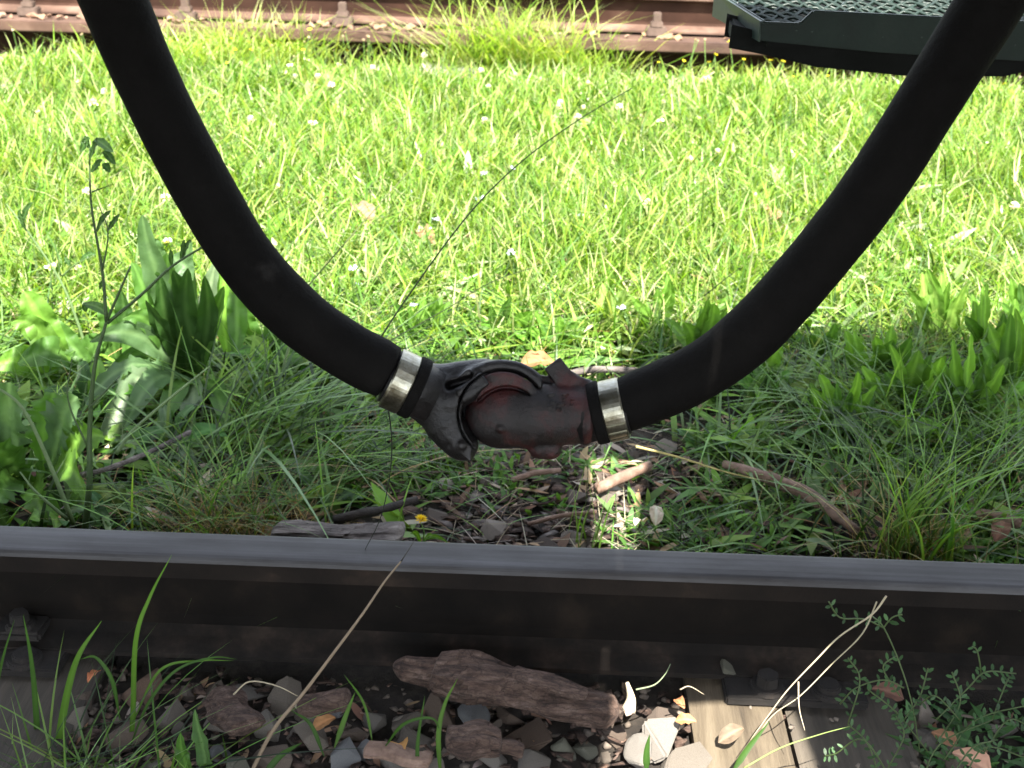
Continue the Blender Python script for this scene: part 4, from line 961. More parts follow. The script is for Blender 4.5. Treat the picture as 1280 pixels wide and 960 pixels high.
plant('dock_plant', 235, 482, 'tall dark green dock plant with curled upright leaves, left of the left hose', 'weed', [
    ((222, 455), (186, 268), 36, -.03, .02, 'lance', GG), ((226, 455), (203, 315), 40, -.02, .05, 'lance', MG), ((235, 470), (196, 345), 30, -.04, .02, 'lance', DG),
    ((240, 472), (215, 338), 30, -.05, .02, 'lance', DG), ((245, 474), (236, 335), 30, -.05, .02, 'lance', DG), ((250, 474), (256, 345), 28, -.06, .02, 'lance', DG),
    ((255, 474), (276, 355), 26, -.04, .02, 'lance', MG), ((230, 474), (180, 375), 28, -.05, .03, 'lance', DG), ((262, 440), (268, 326), 26, .03, .02, 'lance', BG),
    ((280, 440), (286, 322), 26, .04, .02, 'lance', LG), ((290, 440), (304, 345), 26, .04, .02, 'lance', MG), ((240, 470), (150, 402), 28, -.05, .25, 'lance', MG),
    ((240, 474), (112, 428), 34, -.08, .2, 'lance', GG), ((235, 476), (128, 470), 26, -.06, .3, 'lance', MG), ((230, 455), (245, 300), 22, .0, .1, 'lance', GG),
    ((215, 440), (160, 330), 24, .0, .1, 'lance', MG), ((215, 320), (240, 352), 28, -.02, .2, 'lance', GG), ((205, 330), (180, 300), 18, -.02, .2, 'lance', GG)])
plant('woolly_weed', 225, 500, 'weed with drooping grey-green woolly leaves under the dock plant', 'weed', [
    ((225, 482), (122, 548), 38, -.14, .28, 'ragged', BG), ((232, 480), (150, 535), 32, -.14, .25, 'lance', GG), ((240, 482), (244, 562), 34, -.16, .2, 'lance', BG),
    ((236, 482), (205, 560), 30, -.15, .25, 'lance', MG), ((225, 478), (105, 500), 28, -.10, .25, 'ragged', GG), ((246, 484), (290, 540), 26, -.12, .2, 'lance', MG),
    ((228, 478), (160, 470), 30, -.04, .2, 'ragged', GG)])
plant('broad_leaf_weed', 75, 478, 'light green broad-leaved weed catching the sun at the left edge', 'weed', [
    ((85, 455), (26, 366), 42, .0, .1, 'lance', LG), ((90, 460), (12, 405), 34, -.02, .25, 'lance', LG), ((100, 462), (22, 452), 40, -.05, .25, 'lance', MG),
    ((80, 480), (-10, 462), 40, -.06, .2, 'lance', LG), ((70, 490), (5, 520), 38, -.1, .2, 'lance', MG), ((100, 470), (130, 420), 30, .0, .2, 'lance', MG), ((110, 460), (66, 400), 26, .02, .1, 'lance', MG)])
plant('dandelion_leaves', 60, 600, 'rosette of jagged pale-ribbed leaves standing at the left edge behind the rail', 'weed', [
    ((22, 612), (8, 478), 62, -.02, .03, 'ragged', GG), ((55, 600), (100, 500), 54, -.03, .1, 'ragged', GG), ((60, 600), (62, 490), 50, .0, .1, 'ragged', MG),
    ((45, 610), (-15, 560), 50, -.06, .15, 'ragged', MG), ((65, 610), (130, 545), 46, -.05, .15, 'ragged', LG), ((60, 612), (110, 620), 44, -.1, .25, 'ragged', LG),
    ((40, 615), (60, 655), 44, -.12, .2, 'ragged', LG), ((35, 612), (-5, 625), 46, -.1, .2, 'ragged', MG), ((30, 600), (-20, 500), 46, .0, .05, 'ragged', GG)])
# low weeds along the left: many small leaves each
def low_weed(px, py, n, spread, wl, label, cols=(MG, LG, DG), kind='ovate', group='low weeds beside the rail', hmax=40, name='low_weed'):
    c = PZ(px, py, 0); p = empty(name, c, label, 'weed', group); rs_ = random.Random(int(px * 7 + py))
    for k in range(n):
        a = rs_.uniform(0, 6.28); q = rs_.uniform(.2, 1); b = Vector((c.x + .012 * math.cos(a), c.y + .012 * math.sin(a), gzf(c.x, c.y)))
        ln = spread * (.5 + .5 * q); t_ = b + Vector((ln * math.cos(a), ln * math.sin(a) * .8, rs_.uniform(.1, 1) * hmax / 1000))
        V, Fs, C = leaf_geo(b, t_, ln * wl, .25, kind, rs_.randint(0, 9999), tuple(v * rs_.uniform(.8, 1.2) for v in rs_.choice(cols)), n=9, facing=Vector((rs_.uniform(-.3, .3), -.35, .9)))
        mb = MB(); mb.add(V, Fs, C); mb.build('leaf', M['leaf'], p, smooth=True)
    return p
low_weed(85, 640, 14, .055, .5, 'low bright green weed at the foot of the branching stem, left')
low_weed(20, 650, 10, .05, .55, 'low leafy weed in the corner between rail and left edge')
low_weed(140, 645, 12, .045, .45, 'low weed with bluish leaves directly right of the tall stem base', (GG, MG))
low_weed(190, 640, 9, .04, .4, 'small weed between the tall stem and the dry-based grass tuft', (GG, MG, LG))
low_weed(60, 560, 12, .07, .45, 'dense low weed under the jagged leaves at left', (MG, DG))
low_weed(150, 570, 12, .06, .42, 'low weed on the pale twig at left', (MG, DG, GG))
low_weed(405, 620, 7, .06, .32, 'weed with one long pale leaf, right of the dry-based tuft', (GG, MG), 'lance')
low_weed(430, 560, 9, .07, .25, 'weed with narrow pointed leaves under the left hose', (MG, LG), 'lance')
low_weed(880, 560, 10, .05, .4, 'low weed beside the right end of the gravel, under the hose', (MG, GG))
low_weed(945, 560, 10, .055, .4, 'low weed just above the brown branch', (GG, MG, LG))
low_weed(1010, 560, 9, .06, .35, 'low weed in shadow right of the brown branch', (MG, DG))
low_weed(1245, 655, 9, .05, .4, 'low weed over the broken stick at the right edge', (MG, LG))
low_weed(650, 430, 10, .08, .45, 'broad-leaved weed half in sun behind the coupling', (LG, MG))
low_weed(455, 400, 9, .07, .5, 'leafy weed in the sun edge above the left clamp', (LG, MG))
low_weed(565, 452, 8, .07, .35, 'leafy weed directly behind the left coupling half', (LG, MG), 'lance')
# plantains and broad leaves on the right
def upright(name, px, py, label, n, spread, hpx, wpx, cols, group=None, kind='lance', cat='weed'):
    c = PZ(px, py, 0); p = empty(name, c, label, cat, group); rs_ = random.Random(int(px * 3 + py))
    for k in range(n):
        dx = rs_.uniform(-1, 1); b = (px + dx * spread * .25, py + rs_.uniform(-4, 4)); t_ = (px + dx * spread, py - hpx * rs_.uniform(.55, 1) * (1 - .3 * abs(dx)))
        add_leaf(p, b, t_, c.y + rs_.uniform(-.01, .01), c.y + rs_.uniform(-.05, .03), wpx * rs_.uniform(.7, 1.15), .06, kind, rs_.choice(cols))
    return p
upright('plantain', 930, 480, 'plantain with broad leaves standing below the right hose', 9, 60, 90, 24, (LG, MG))
upright('plantain', 1090, 480, 'plantain with a wide bright leaf, right of the right hose', 8, 50, 90, 26, (LG, MG))
upright('plantain', 1175, 440, 'tall narrow-leaved plantain in the sun, right', 11, 45, 120, 17, (LG, (.16, .28, .05)))
upright('plantain', 1235, 460, 'dense narrow-leaved plantain near the right edge', 11, 45, 120, 18, (LG, MG))
upright('plantain', 1285, 430, 'plantain cut by the right edge of the picture', 8, 40, 100, 18, (LG, MG))
upright('plantain', 1020, 455, 'small plantain between the hose and the wide bright leaf', 7, 40, 70, 16, (LG, MG))
upright('plantain', 755, 415, 'sunlit plantain with upright leaves above the right clamp', 8, 45, 70, 15, (LG, (.2, .3, .08)))
upright('plantain', 830, 420, 'sunlit narrow plantain left of the right hose', 8, 40, 80, 14, (LG, (.16, .28, .05)))
upright('plantain', 350, 420, 'plantain leaves peeping out behind the left hose', 6, 50, 60, 20, (LG, MG))
plant('dock_plant', 330, 455, 'spread of long dark leaves between the tall dock plant and the left hose', 'weed', [
    ((330, 450), (352, 372), 24, .0, .1, 'lance', MG), ((325, 455), (300, 372), 26, .0, .1, 'lance', MG), ((335, 455), (395, 420), 26, -.04, .2, 'lance', DG), ((330, 458), (400, 470), 26, -.08, .25, 'lance', MG),
    ((325, 458), (270, 480), 26, -.08, .25, 'lance', DG), ((328, 458), (330, 500), 26, -.1, .25, 'lance', MG), ((332, 455), (375, 395), 20, .0, .15, 'lance', DG), ((326, 458), (290, 520), 24, -.12, .25, 'lance', GG)])
plant('dock_plant', 155, 455, 'dark long-leaved clump between the light broad-leaved weed and the tall dock plant', 'weed', [
    ((155, 452), (150, 362), 24, .0, .05, 'lance', DG), ((150, 452), (122, 378), 24, .0, .1, 'lance', MG), ((160, 452), (185, 380), 22, .0, .1, 'lance', MG), ((150, 458), (95, 470), 26, -.06, .25, 'lance', DG),
    ((158, 458), (190, 505), 26, -.1, .25, 'lance', MG), ((152, 458), (118, 512), 26, -.1, .25, 'lance', DG), ((148, 455), (100, 425), 22, -.02, .2, 'lance', MG), ((155, 458), (158, 525), 26, -.12, .22, 'lance', GG)])
for px_, py_, hp_, wp_, n_, lb_ in ((880, 455, 90, 22, 9, 'broad upright leaves in half shade, just right of the lowest bend of the right hose'), (960, 440, 80, 20, 9, 'cluster of upright leaves at the edge of the shade, below the right hose'), (1130, 520, 110, 22, 10, 'dark clump of long upright leaves below the sunlit plantains'),
                                    (1210, 530, 120, 22, 10, 'tall leafy clump in half shade near the right edge'), (1050, 540, 90, 20, 9, 'shaded upright leaves above the end of the brown branch'), (700, 440, 60, 18, 8, 'upright leaves in the sun right behind the prong of the coupling'),
                                    (620, 425, 60, 18, 8, 'upright leaves in the sun above the arched arm of the coupling'), (530, 430, 70, 16, 8, 'upright leaves standing behind the left clamp'), (1265, 500, 120, 20, 9, 'leafy clump cut by the right edge, half in shade')):
    upright('broad_leaf_clump', px_, py_, lb_, n_, 55, hp_, wp_, (MG, LG, (.08, .17, .025)))
# tufts of long blades: each is one plant
def tuft(px, py, n, label, hpx, spread=.05, wmm=(1.6, 3.4), lean=(.1, .7), curl=(.1, 1.1), cols=G_SHADE, az=None, dryn=0, cat='grass tuft', group=None, seed=0, name='grass_tuft'):
    c = PZ(px, py, 0); rr = np.random.default_rng(seed + int(px)); depth = (c - CAM).dot(R @ Vector((0, 0, -1)))
    H = hpx * depth / F * 1.15; x = rr.normal(c.x, spread * .5, n); y = rr.normal(c.y, spread * .35, n)
    y = np.where(y < 1.172, 1.172 + rr.random(n) * .02, y) if c.y > 1.12 else np.minimum(y, 1.06)
    h = H * rr.uniform(.45, 1, n); w = rr.uniform(*wmm, n) / 1000
    a_ = rr.uniform(0, 2 * np.pi, n) if az is None else rr.normal(az[0], az[1], n)
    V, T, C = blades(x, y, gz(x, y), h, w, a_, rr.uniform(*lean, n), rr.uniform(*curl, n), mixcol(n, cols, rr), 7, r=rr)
    if dryn:
        x = rr.normal(c.x, spread * .6, dryn); y = np.maximum(rr.normal(c.y, spread * .3, dryn), 1.172); a2 = rr.uniform(0, 6.28, dryn)
        V2, T2, C2 = blades(x, y, gz(x, y), H * rr.uniform(.15, .45, dryn), rr.uniform(.8, 2, dryn) / 1000, a2, rr.uniform(.1, .8, dryn), rr.uniform(0, 1, dryn), mixcol(dryn, G_DRY, rr), 7, r=rr)
        T = np.concatenate([T, T2 + len(V)]); V = np.concatenate([V, V2]); C = np.concatenate([C, C2])
    return tag(obj(name, mesh_np(name, V, T, C), M['sheen_grass']), label, cat, group)
tuft(285, 655, 150, 'grass tuft with a straw-coloured dry base, just behind the rail under the left hose', 160, .10, dryn=420)
tuft(315, 560, 95, 'large tuft of long arching blades between dock plant and left hose', 220, .09, wmm=(2.5, 6.5), lean=(.2, .9), az=(.25, .9))
tuft(395, 590, 75, 'tuft of long thin blades arching to the right under the left hose', 150, .09, wmm=(2, 5), az=(.1, .9))
tuft(455, 600, 80, 'loose tuft of pale bent blades below the left clamp', 110, .07, curl=(.5, 1.5), cols=G_SHADE + G_DRY[:1])
tuft(540, 585, 60, 'small upright green tuft beneath the left coupling half', 75, .04)
tuft(1140, 690, 110, 'tall grass tuft with yellowing stems just behind the rail, right', 240, .06, wmm=(2, 4.5), lean=(.02, .35), curl=(.1, .8), cols=G_SHADE + [(.16, .25, .05)], dryn=130)
tuft(1230, 640, 80, 'grass tuft with broad bent blades near the right edge', 170, .08)
tuft(1080, 600, 80, 'loose grass tuft in the shade left of the tall tuft', 130, .09)
tuft(1190, 560, 110, 'dense green grass tuft behind the tall tuft on the right', 140, .12)
tuft(850, 668, 70, 'low spreading grass tuft right of the gravel, just behind the rail', 60, .07, lean=(.3, 1.3))
tuft(735, 668, 14, 'few bluish long blades rising from the gravel under the right clamp', 110, .03, lean=(.05, .3), curl=(0, .4))
tuft(900, 690, 60, 'thin low grass tuft behind the rail, left of the yellowing one', 60, .08, lean=(.3, 1.3))
tuft(560, 470, 26, 'long shaded blades arching up behind the left clamp', 110, .06, lean=(.2, .8), curl=(.4, 1.2), wmm=(3, 5), az=(2.6, .8))
tuft(690, 480, 70, 'bright grass tuft in the sun behind the coupling', 70, .1, cols=G_LIT)
tuft(1000, 500, 80, 'fine grass tuft half in the sun below the right hose', 90, .1, cols=G_LIT[:2] + G_SHADE)
tuft(590, 655, 8, 'single bent blades beside the dandelion flower', 60, .03, curl=(.8, 1.6), lean=(.5, 1.2))
for k_, (px, py, n_, hp, lb) in enumerate(((60, 540, 50, 110, 'grass blades poking out of the low weeds at far left'), (160, 610, 40, 70, 'short grass by the pale twig'), (350, 520, 70, 130, 'broad-bladed grass right behind the dock plant'),
      (900, 560, 60, 110, 'bent broad-bladed grass under the right hose'), (980, 620, 50, 90, 'grass growing over the brown branch'), (1150, 540, 60, 130, 'broad-bladed grass left of the plantains'), (1260, 580, 70, 150, 'tall broad-bladed grass at the right edge'),
      (1040, 520, 50, 110, 'mixed blades in half shade below the bright plantain'), (250, 600, 45, 90, 'bluish blades left of the dry-based tuft'))):
    tuft(px, py, n_, lb, hp, .09, wmm=(2.5, 6), lean=(.1, 1.0), curl=(.2, 1.5), cols=G_SHADE + [(.12, .22, .04)], seed=k_ * 5, group='broad-bladed grass in the shade')
low_weed(210, 560, 12, .08, .35, 'weed with long pale leaves below the woolly weed', (GG, MG, BG), 'lance', hmax=60)
low_weed(25, 590, 12, .08, .5, 'large-leaved low weed at the left edge', (MG, LG, GG), hmax=70)
low_weed(120, 520, 12, .08, .4, 'tangled weed between the stem and the woolly leaves', (MG, LG, DG), hmax=80)
low_weed(850, 500, 11, .08, .35, 'weed with shiny leaves right under the right hose', (MG, LG), 'lance', hmax=60)
low_weed(1100, 560, 11, .08, .35, 'weed with pointed leaves left of the yellowing tuft', (MG, GG, LG), 'lance', hmax=60)
low_weed(960, 500, 11, .09, .35, 'large-leaved weed in half shade between hose and plantain', (MG, LG), 'lance', hmax=80)
low_weed(1230, 530, 10, .09, .3, 'long-leaved weed in half shade at right', (MG, LG), 'lance', hmax=80)
low_weed(360, 470, 10, .09, .35, 'weed with soft leaves under the bend of the left hose', (MG, LG), hmax=70)
# foreground tufts
tuft(120, 975, 80, 'green grass tuft growing from the ballast in the bottom left corner', 170, .075, wmm=(1.6, 3.4), lean=(.1, .9), curl=(.2, 1.4))
tuft(60, 985, 50, 'thin spreading grass in the bottom left corner, left of the tall blades', 110, .08, lean=(.5, 1.5))
tuft(220, 985, 30, 'grass with broad short blades beside the flat slab of stone', 90, .04, wmm=(2.5, 5))
def blade_px(P, y0, y1, w0, col, label, cat='grass', group=None, name='grass_shoot', mat='grass', tip=True):
    """a single long blade through photo points at distances y0..y1"""
    n = len(P); pts = catmull([PY(a, b_, y0 + (y1 - y0) * i / (n - 1)) for i, (a, b_) in enumerate(P)], 8); k = len(pts); V = []; Fs = []; C = []
    for i, p in enumerate(pts):
        t = i / (k - 1); ax = (pts[min(i + 1, k - 1)] - pts[max(i - 1, 0)]).normalized(); s = ax.cross(Vector((.15, -.85, .5))).normalized(); nn = s.cross(ax)
        wv = w0 / 2 * .82 * min(1, .25 + t * 3) * (1 + .25 * t) * (1 - t ** 2.2 * .97)
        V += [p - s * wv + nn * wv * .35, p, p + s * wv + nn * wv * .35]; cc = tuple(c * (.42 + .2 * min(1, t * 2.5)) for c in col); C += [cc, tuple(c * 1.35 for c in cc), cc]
    for i in range(k - 1):
        for j in range(2): a = i * 3 + j; Fs.append((a, a + 1, a + 4, a + 3))
    mb = MB(); mb.add(V, Fs, C); return tag(mb.build(name, M[mat], smooth=True), label, cat, group)
gb = 'long blades in the foreground'
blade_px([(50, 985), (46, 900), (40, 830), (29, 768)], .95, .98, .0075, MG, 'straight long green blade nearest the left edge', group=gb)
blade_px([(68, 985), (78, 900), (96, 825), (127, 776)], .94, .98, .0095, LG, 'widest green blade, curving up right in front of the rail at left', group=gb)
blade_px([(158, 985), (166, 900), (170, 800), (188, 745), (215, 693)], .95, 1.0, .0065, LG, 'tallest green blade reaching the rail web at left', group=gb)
blade_px([(160, 940), (185, 880), (220, 838), (265, 822), (296, 824)], .95, 1.0, .004, MG, 'blade arching right along the rail foot at left', group=gb)
blade_px([(165, 905), (200, 838), (250, 826), (292, 826)], .96, 1.0, .0035, LG, 'flat bright blade lying over the arching blade at left', group=gb)
blade_px([(-10, 900), (2, 830), (18, 775)], .98, 1.0, .004, MG, 'short blade cut by the left edge', group=gb)
blade_px([(150, 900), (140, 850), (120, 822), (100, 824)], .95, .97, .005, MG, 'blade hooked over to the left in the corner tuft', group=gb)
blade_px([(325, 975), (350, 945), (378, 928)], .9, .93, .008, MG, 'broad short blade at the bottom edge near the slab', group=gb)
blade_px([(418, 935), (432, 895), (444, 865)], .93, .96, .0065, LG, 'stout green blade in front of the short stick', group=gb)
blade_px([(405, 945), (388, 905), (364, 888)], .93, .95, .005, MG, 'green blade bent left over the short stick', group=gb)
blade_px([(466, 930), (455, 880), (430, 843)], .93, .97, .0035, LG, 'thin blade leaning left before the bark log', group=gb)
blade_px([(523, 985), (522, 930), (531, 870)], .9, .93, .005, MG, 'upright blade left of the rounded grey stone', group=gb)
blade_px([(480, 935), (505, 905), (540, 898), (552, 920)], .92, .92, .004, MG, 'blade arched over between the stones', group=gb)
blade_px([(552, 985), (548, 920), (556, 880), (572, 848)], .9, .95, .006, LG, 'green blade rising against the bark log', group=gb)
blade_px([(915, 965), (935, 935), (962, 902)], .9, .94, .008, MG, 'dark green blade across the sunlit sleeper', group=gb)
blade_px([(808, 965), (808, 940), (812, 918)], .87, .88, .008, MG, 'short bluish blade tip before the white stone', group=gb)
p = plant('ribbed_leaf', 252, 960, 'pale green ribbed leaf standing at the bottom left beside the slab', 'weed', [((255, 975), (248, 888), 24, .0, .02, 'strap', GG), ((238, 975), (225, 915), 18, .0, .05, 'strap', MG)])
def stem(P, y0, y1, r0, mat, label, cat='stem', group=None, name='dry_stem', parent=None, col=(.3, .25, .15)):
    n = len(P); pts = [PY(a, b_, y0 + (y1 - y0) * i / (n - 1)) for i, (a, b_) in enumerate(P)]
    o = tube(name, pts, lambda t: r0 * (1 - .6 * t), M[mat], parent, 6, col); return tag(o, label, cat, group) if parent is None else o
gd = 'long thin stems'
stem([(305, 985), (340, 915), (378, 868), (418, 815), (455, 765), (480, 728), (501, 702)], .9, 1.04, .0021, 'dry', 'dry brown stalk leaning up across the rail, left of centre', group=gd, col=(.24, .18, .12))
stem([(501, 702), (512, 685), (520, 672)], 1.04, 1.1, .0009, 'dry', 'thin dark tip of stalk crossing the rail head', group=gd, col=(.03, .025, .02))
stem([(440, 480), (500, 385), (580, 275), (646, 207), (720, 152), (790, 110)], 1.25, 1.45, .0011, 'dry', 'long dark grass stalk slanting up right across the meadow', group=gd, col=(.05, .07, .03))
stem([(350, 400), (400, 340), (470, 260), (520, 205), (560, 165)], 1.5, 1.7, .0010, 'dry', 'thin grass stalk slanting up beside the left hose', group=gd, col=(.09, .11, .04))
stem([(480, 430), (560, 385), (620, 350), (700, 325)], 1.5, 1.7, .0010, 'dry', 'thin stalk arching over the sunlit grass above the left coupling', group=gd, col=(.12, .15, .06))
stem([(480, 478), (490, 560), (478, 640), (455, 690)], 1.05, 1.12, .0008, 'dry', 'dark thread-like stem hanging below the left clamp', group=gd, col=(.02, .025, .015))
stem([(440, 587), (560, 590), (700, 583), (860, 574)], 1.3, 1.4, .0008, 'dry', 'thin level stalk running under the coupling', group=gd, col=(.06, .06, .04))
stem([(795, 558), (850, 572), (900, 588), (950, 600)], 1.4, 1.45, .0018, 'dry', 'straw-yellow stalk right of the right clamp', group=gd, col=(.45, .38, .15))
stem([(1108, 745), (1090, 768), (1050, 795), (1020, 825), (985, 862), (960, 895), (938, 925)], 1.0, .93, .0011, 'dry', 'pale dry stalk arching over the shaded sleeper at right', group=gd, col=(.42, .36, .24))
stem([(1096, 752), (1078, 792), (1040, 830), (1000, 870), (965, 895), (940, 932)], 1.0, .93, .0009, 'dry', 'second pale stalk under the arching one at right', group=gd, col=(.38, .33, .22))
stem([(998, 852), (999, 885), (1006, 913)], .96, .93, .0008, 'dry', 'short pale stalk hanging over the sleeper', group=gd, col=(.45, .38, .28))
stem([(795, 862), (818, 856), (832, 842), (838, 830)], .97, 1.0, .0009, 'dry', 'curved green stalk by the bright splinter', group=gd, col=(.2, .25, .14))
stem([(292, 868), (312, 852), (345, 857), (372, 870)], .98, .98, .0010, 'dry', 'arched straw between bark chunk and rail', group=gd, col=(.42, .36, .25))
stem([(850, 862), (862, 858), (880, 868)], .98, .98, .0008, 'dry', 'curled straw on the ballast beside the sleeper', group=gd, col=(.42, .36, .25))
stem([(930, 960), (975, 935), (1025, 918), (1062, 908)], .88, .92, .0009, 'dry', 'green stalk lying across the sunlit edge of the sleeper', group=gd, col=(.2, .28, .08))
stem([(880, 370), (905, 350), (925, 335)], 1.6, 1.65, .001, 'dry', 'short dark stalk left of the right hose', group=gd, col=(.06, .09, .03))

# tall branching stems at left
ts = empty('branching_weed', PZ(110, 655, 0), 'tall thin branching weed rising at left behind the rail', 'weed')
def st_(P, y0, y1, r0): return stem(P, y0, y1, r0, 'leaf', None, parent=ts, name='stem', col=(.06, .10, .035))
st_([(106, 668), (112, 600), (112, 540), (118, 460), (133, 402)], 1.3, 1.36, .0046); st_([(133, 402), (128, 340), (114, 255), (112, 180)], 1.36, 1.42, .0024)
st_([(133, 402), (160, 340), (163, 333)], 1.36, 1.4, .0018); st_([(134, 404), (175, 370), (215, 333), (258, 306), (275, 296)], 1.36, 1.42, .0022)
st_([(110, 560), (85, 500), (90, 450)], 1.33, 1.36, .0016); st_([(112, 510), (140, 480), (150, 470)], 1.33, 1.36, .0014); st_([(115, 240), (136, 232)], 1.41, 1.41, .001); st_([(128, 340), (135, 290), (123, 255)], 1.38, 1.4, .0012)
for b, t_, w_ in (((113, 200), (122, 172), 9), ((112, 185), (105, 170), 7), ((114, 215), (128, 200), 8), ((135, 290), (150, 268), 8), ((122, 290), (138, 262), 7), ((135, 395), (105, 378), 12), ((105, 378), (108, 390), 8), ((216, 333), (212, 312), 6),
                  ((130, 350), (125, 362), 6), ((225, 326), (232, 300), 6), ((228, 322), (240, 300), 7), ((118, 175), (142, 190), 12), ((128, 190), (145, 205), 10), ((112, 172), (100, 190), 9), ((128, 205), (138, 215), 10)):
    add_leaf(ts, b, t_, 1.40, 1.40, w_, .1, 'lance', GG if w_ > 10 else DG)
ts2 = empty('leaning_weed', PZ(92, 650, 0), 'thin weed stem leaning to the left, crossing the jagged leaves', 'weed')
for P, r0 in (([(92, 655), (60, 575), (28, 510), (-10, 480)], .0035), ([(85, 650), (45, 615), (25, 590)], .0025)):
    stem(P, 1.27, 1.3, r0, 'leaf', None, parent=ts2, name='stem', col=(.14, .20, .09))
ts3 = empty('leaning_weed', PZ(150, 560, 0), 'pale stem slanting up right to the dock plant', 'weed')
stem([(145, 568), (165, 540), (210, 500), (262, 458)], 1.45, 1.5, .003, 'leaf', None, parent=ts3, name='stem', col=(.17, .24, .11))
ts4 = empty('spindly_weed', PZ(112, 470, 0), 'spindly weed curving up to the left edge in the sun', 'weed')
stem([(112, 450), (96, 400), (75, 350), (35, 290), (8, 255)], 1.75, 1.8, .0028, 'leaf', None, parent=ts4, name='stem', col=(.13, .2, .08))
stem([(78, 345), (95, 330), (118, 320)], 1.77, 1.77, .0015, 'leaf', None, parent=ts4, name='stem', col=(.09, .15, .05)); stem([(76, 345), (72, 320), (68, 300)], 1.77, 1.77, .0013, 'leaf', None, parent=ts4, name='stem', col=(.09, .15, .05))
for b, t_, w_ in (((100, 325), (120, 318), 7), ((28, 285), (40, 252), 9), ((30, 285), (24, 262), 6), ((88, 332), (80, 322), 6)): add_leaf(ts4, b, t_, 1.78, 1.78, w_, .1, 'lance', DG)
# dandelion in flower
dn = empty('dandelion', PZ(527, 676, 0), 'yellow dandelion flower just behind the rail, left of the gravel', 'flower')
fc = PY(526, 650, 1.24); stem([(528, 680), (530, 665), (526, 653)], 1.23, 1.24, .0012, 'leaf', None, parent=dn, name='stem', col=(.12, .22, .05))
mb = MB(); rs_ = random.Random(4)
for k in range(90):
    a = rs_.uniform(0, 6.283); q = rs_.random() ** .5; el = (1 - q) * 1.3 + .12; d = Vector((math.cos(a) * math.cos(el), math.sin(a) * math.cos(el), math.sin(el))); s = d.cross(Vector((0, 0, 1))).normalized() * .0009
    ln = .0095 * (.55 + .45 * q); mb.add([fc - s * .5, fc + d * ln * .6 - s, fc + d * ln, fc + d * ln * .6 + s], [(0, 1, 2, 3)], (.75, .55, .02))
mb.build('flower_head', M['petal'], dn)
for b, t_, w_ in (((527, 678), (512, 668), 7), ((530, 678), (545, 672), 6), ((528, 680), (560, 678), 6)): add_leaf(dn, b, t_, 1.23, 1.22, w_, .3, 'lance', LG)

# vetch with paired leaflets, bottom right
vt = empty('vetch', PZ(1150, 930, 0), 'creeping vetch with small paired leaflets sprawling over the rail foot at bottom right', 'weed')
lf = []
def vetch_stem(P, y0, y1, pairs, size, lit=0):
    n = len(P); ctrl = [PY(a, b_, y0 + (y1 - y0) * i / (n - 1)) for i, (a, b_) in enumerate(P)]
    tube('stem', ctrl, .0008, M['leaf'], vt, 5, (.09, .13, .05)); C = catmull(ctrl, 12); mb = MB(); rs_ = random.Random(int(P[0][0] * 3 + P[0][1]))
    for k in range(pairs):
        t = (k + .6) / pairs; i = min(len(C) - 2, int(t * (len(C) - 1))); p = C[i]; ax = (C[i + 1] - C[i]).normalized(); s0 = ax.cross(Vector((0, -.6, .8))).normalized()
        for sg in (-1, 1):
            d = (s0 * sg + ax * .5 + Vector((rs_.uniform(-.3, .3), rs_.uniform(-.3, .3), rs_.uniform(-.1, .4)))).normalized(); ln = size * .85 * rs_.uniform(.75, 1.15); sd_ = d.cross(Vector((rs_.uniform(-.3, .3), -.6, .8))).normalized() * ln * .2
            g_ = rs_.uniform(.6, 1.3); col = (.05 * g_, .105 * g_, .04 * g_); b_ = len(mb.V)
            mb.add([p, p + d * ln * .35 - sd_, p + d * ln * .75 - sd_ * .9, p + d * ln, p + d * ln * .75 + sd_ * .9, p + d * ln * .35 + sd_], [(0, 1, 2, 3), (0, 3, 4, 5)], col)
    mb.build('leaflets', M['leaf'], vt)['kind'] = 'stuff'
for P, y0, y1, pr, sz in (([(1150, 940), (1140, 880), (1125, 830), (1105, 785), (1090, 770)], .95, 1.02, 3, .008), ([(1105, 785), (1080, 774), (1050, 772), (1036, 752)], 1.02, 1.02, 6, .010), ([(1104, 785), (1115, 772), (1128, 768)], 1.02, 1.02, 2, .012),
                          ([(1130, 860), (1105, 850), (1070, 860), (1050, 880)], .97, .98, 9, .009), ([(1125, 870), (1104, 835), (1120, 820)], .97, 1, 6, .009), ([(1060, 905), (1075, 850), (1060, 822)], .95, .98, 7, .008),
                          ([(1170, 900), (1210, 860), (1232, 840), (1270, 842)], .96, 1.0, 10, .009), ([(1228, 850), (1222, 815), (1215, 808)], .99, 1.0, 3, .009), ([(1180, 950), (1220, 900), (1290, 880)], .93, .97, 9, .010), ([(1200, 985), (1230, 935), (1285, 948)], .88, .92, 8, .010),
                          ([(1190, 970), (1215, 935), (1245, 925)], .88, .91, 7, .009), ([(1100, 975), (1085, 930), (1060, 905)], .9, .93, 8, .009), ([(1120, 985), (1080, 925), (1045, 942), (1030, 945)], .89, .92, 8, .009), ([(1160, 940), (1120, 890), (1085, 862)], .94, .97, 10, .009),
                          ([(1170, 930), (1200, 880), (1190, 840)], .95, .98, 9, .009), ([(1150, 985), (1175, 930), (1240, 900)], .9, .95, 9, .010), ([(1230, 940), (1260, 900), (1290, 910)], .93, .96, 8, .009), ([(1265, 760), (1282, 755), (1300, 758)], 1.1, 1.1, 4, .009),
                          ([(1130, 900), (1150, 870), (1160, 835)], .96, .99, 7, .009), ([(1200, 900), (1170, 870), (1150, 880)], .95, .97, 7, .008), ([(1240, 900), (1255, 860), (1262, 845)], .97, 1.0, 6, .009), ([(1110, 960), (1130, 920), (1120, 895)], .92, .95, 8, .009)):
    vetch_stem(P, y0, y1, pr, sz)
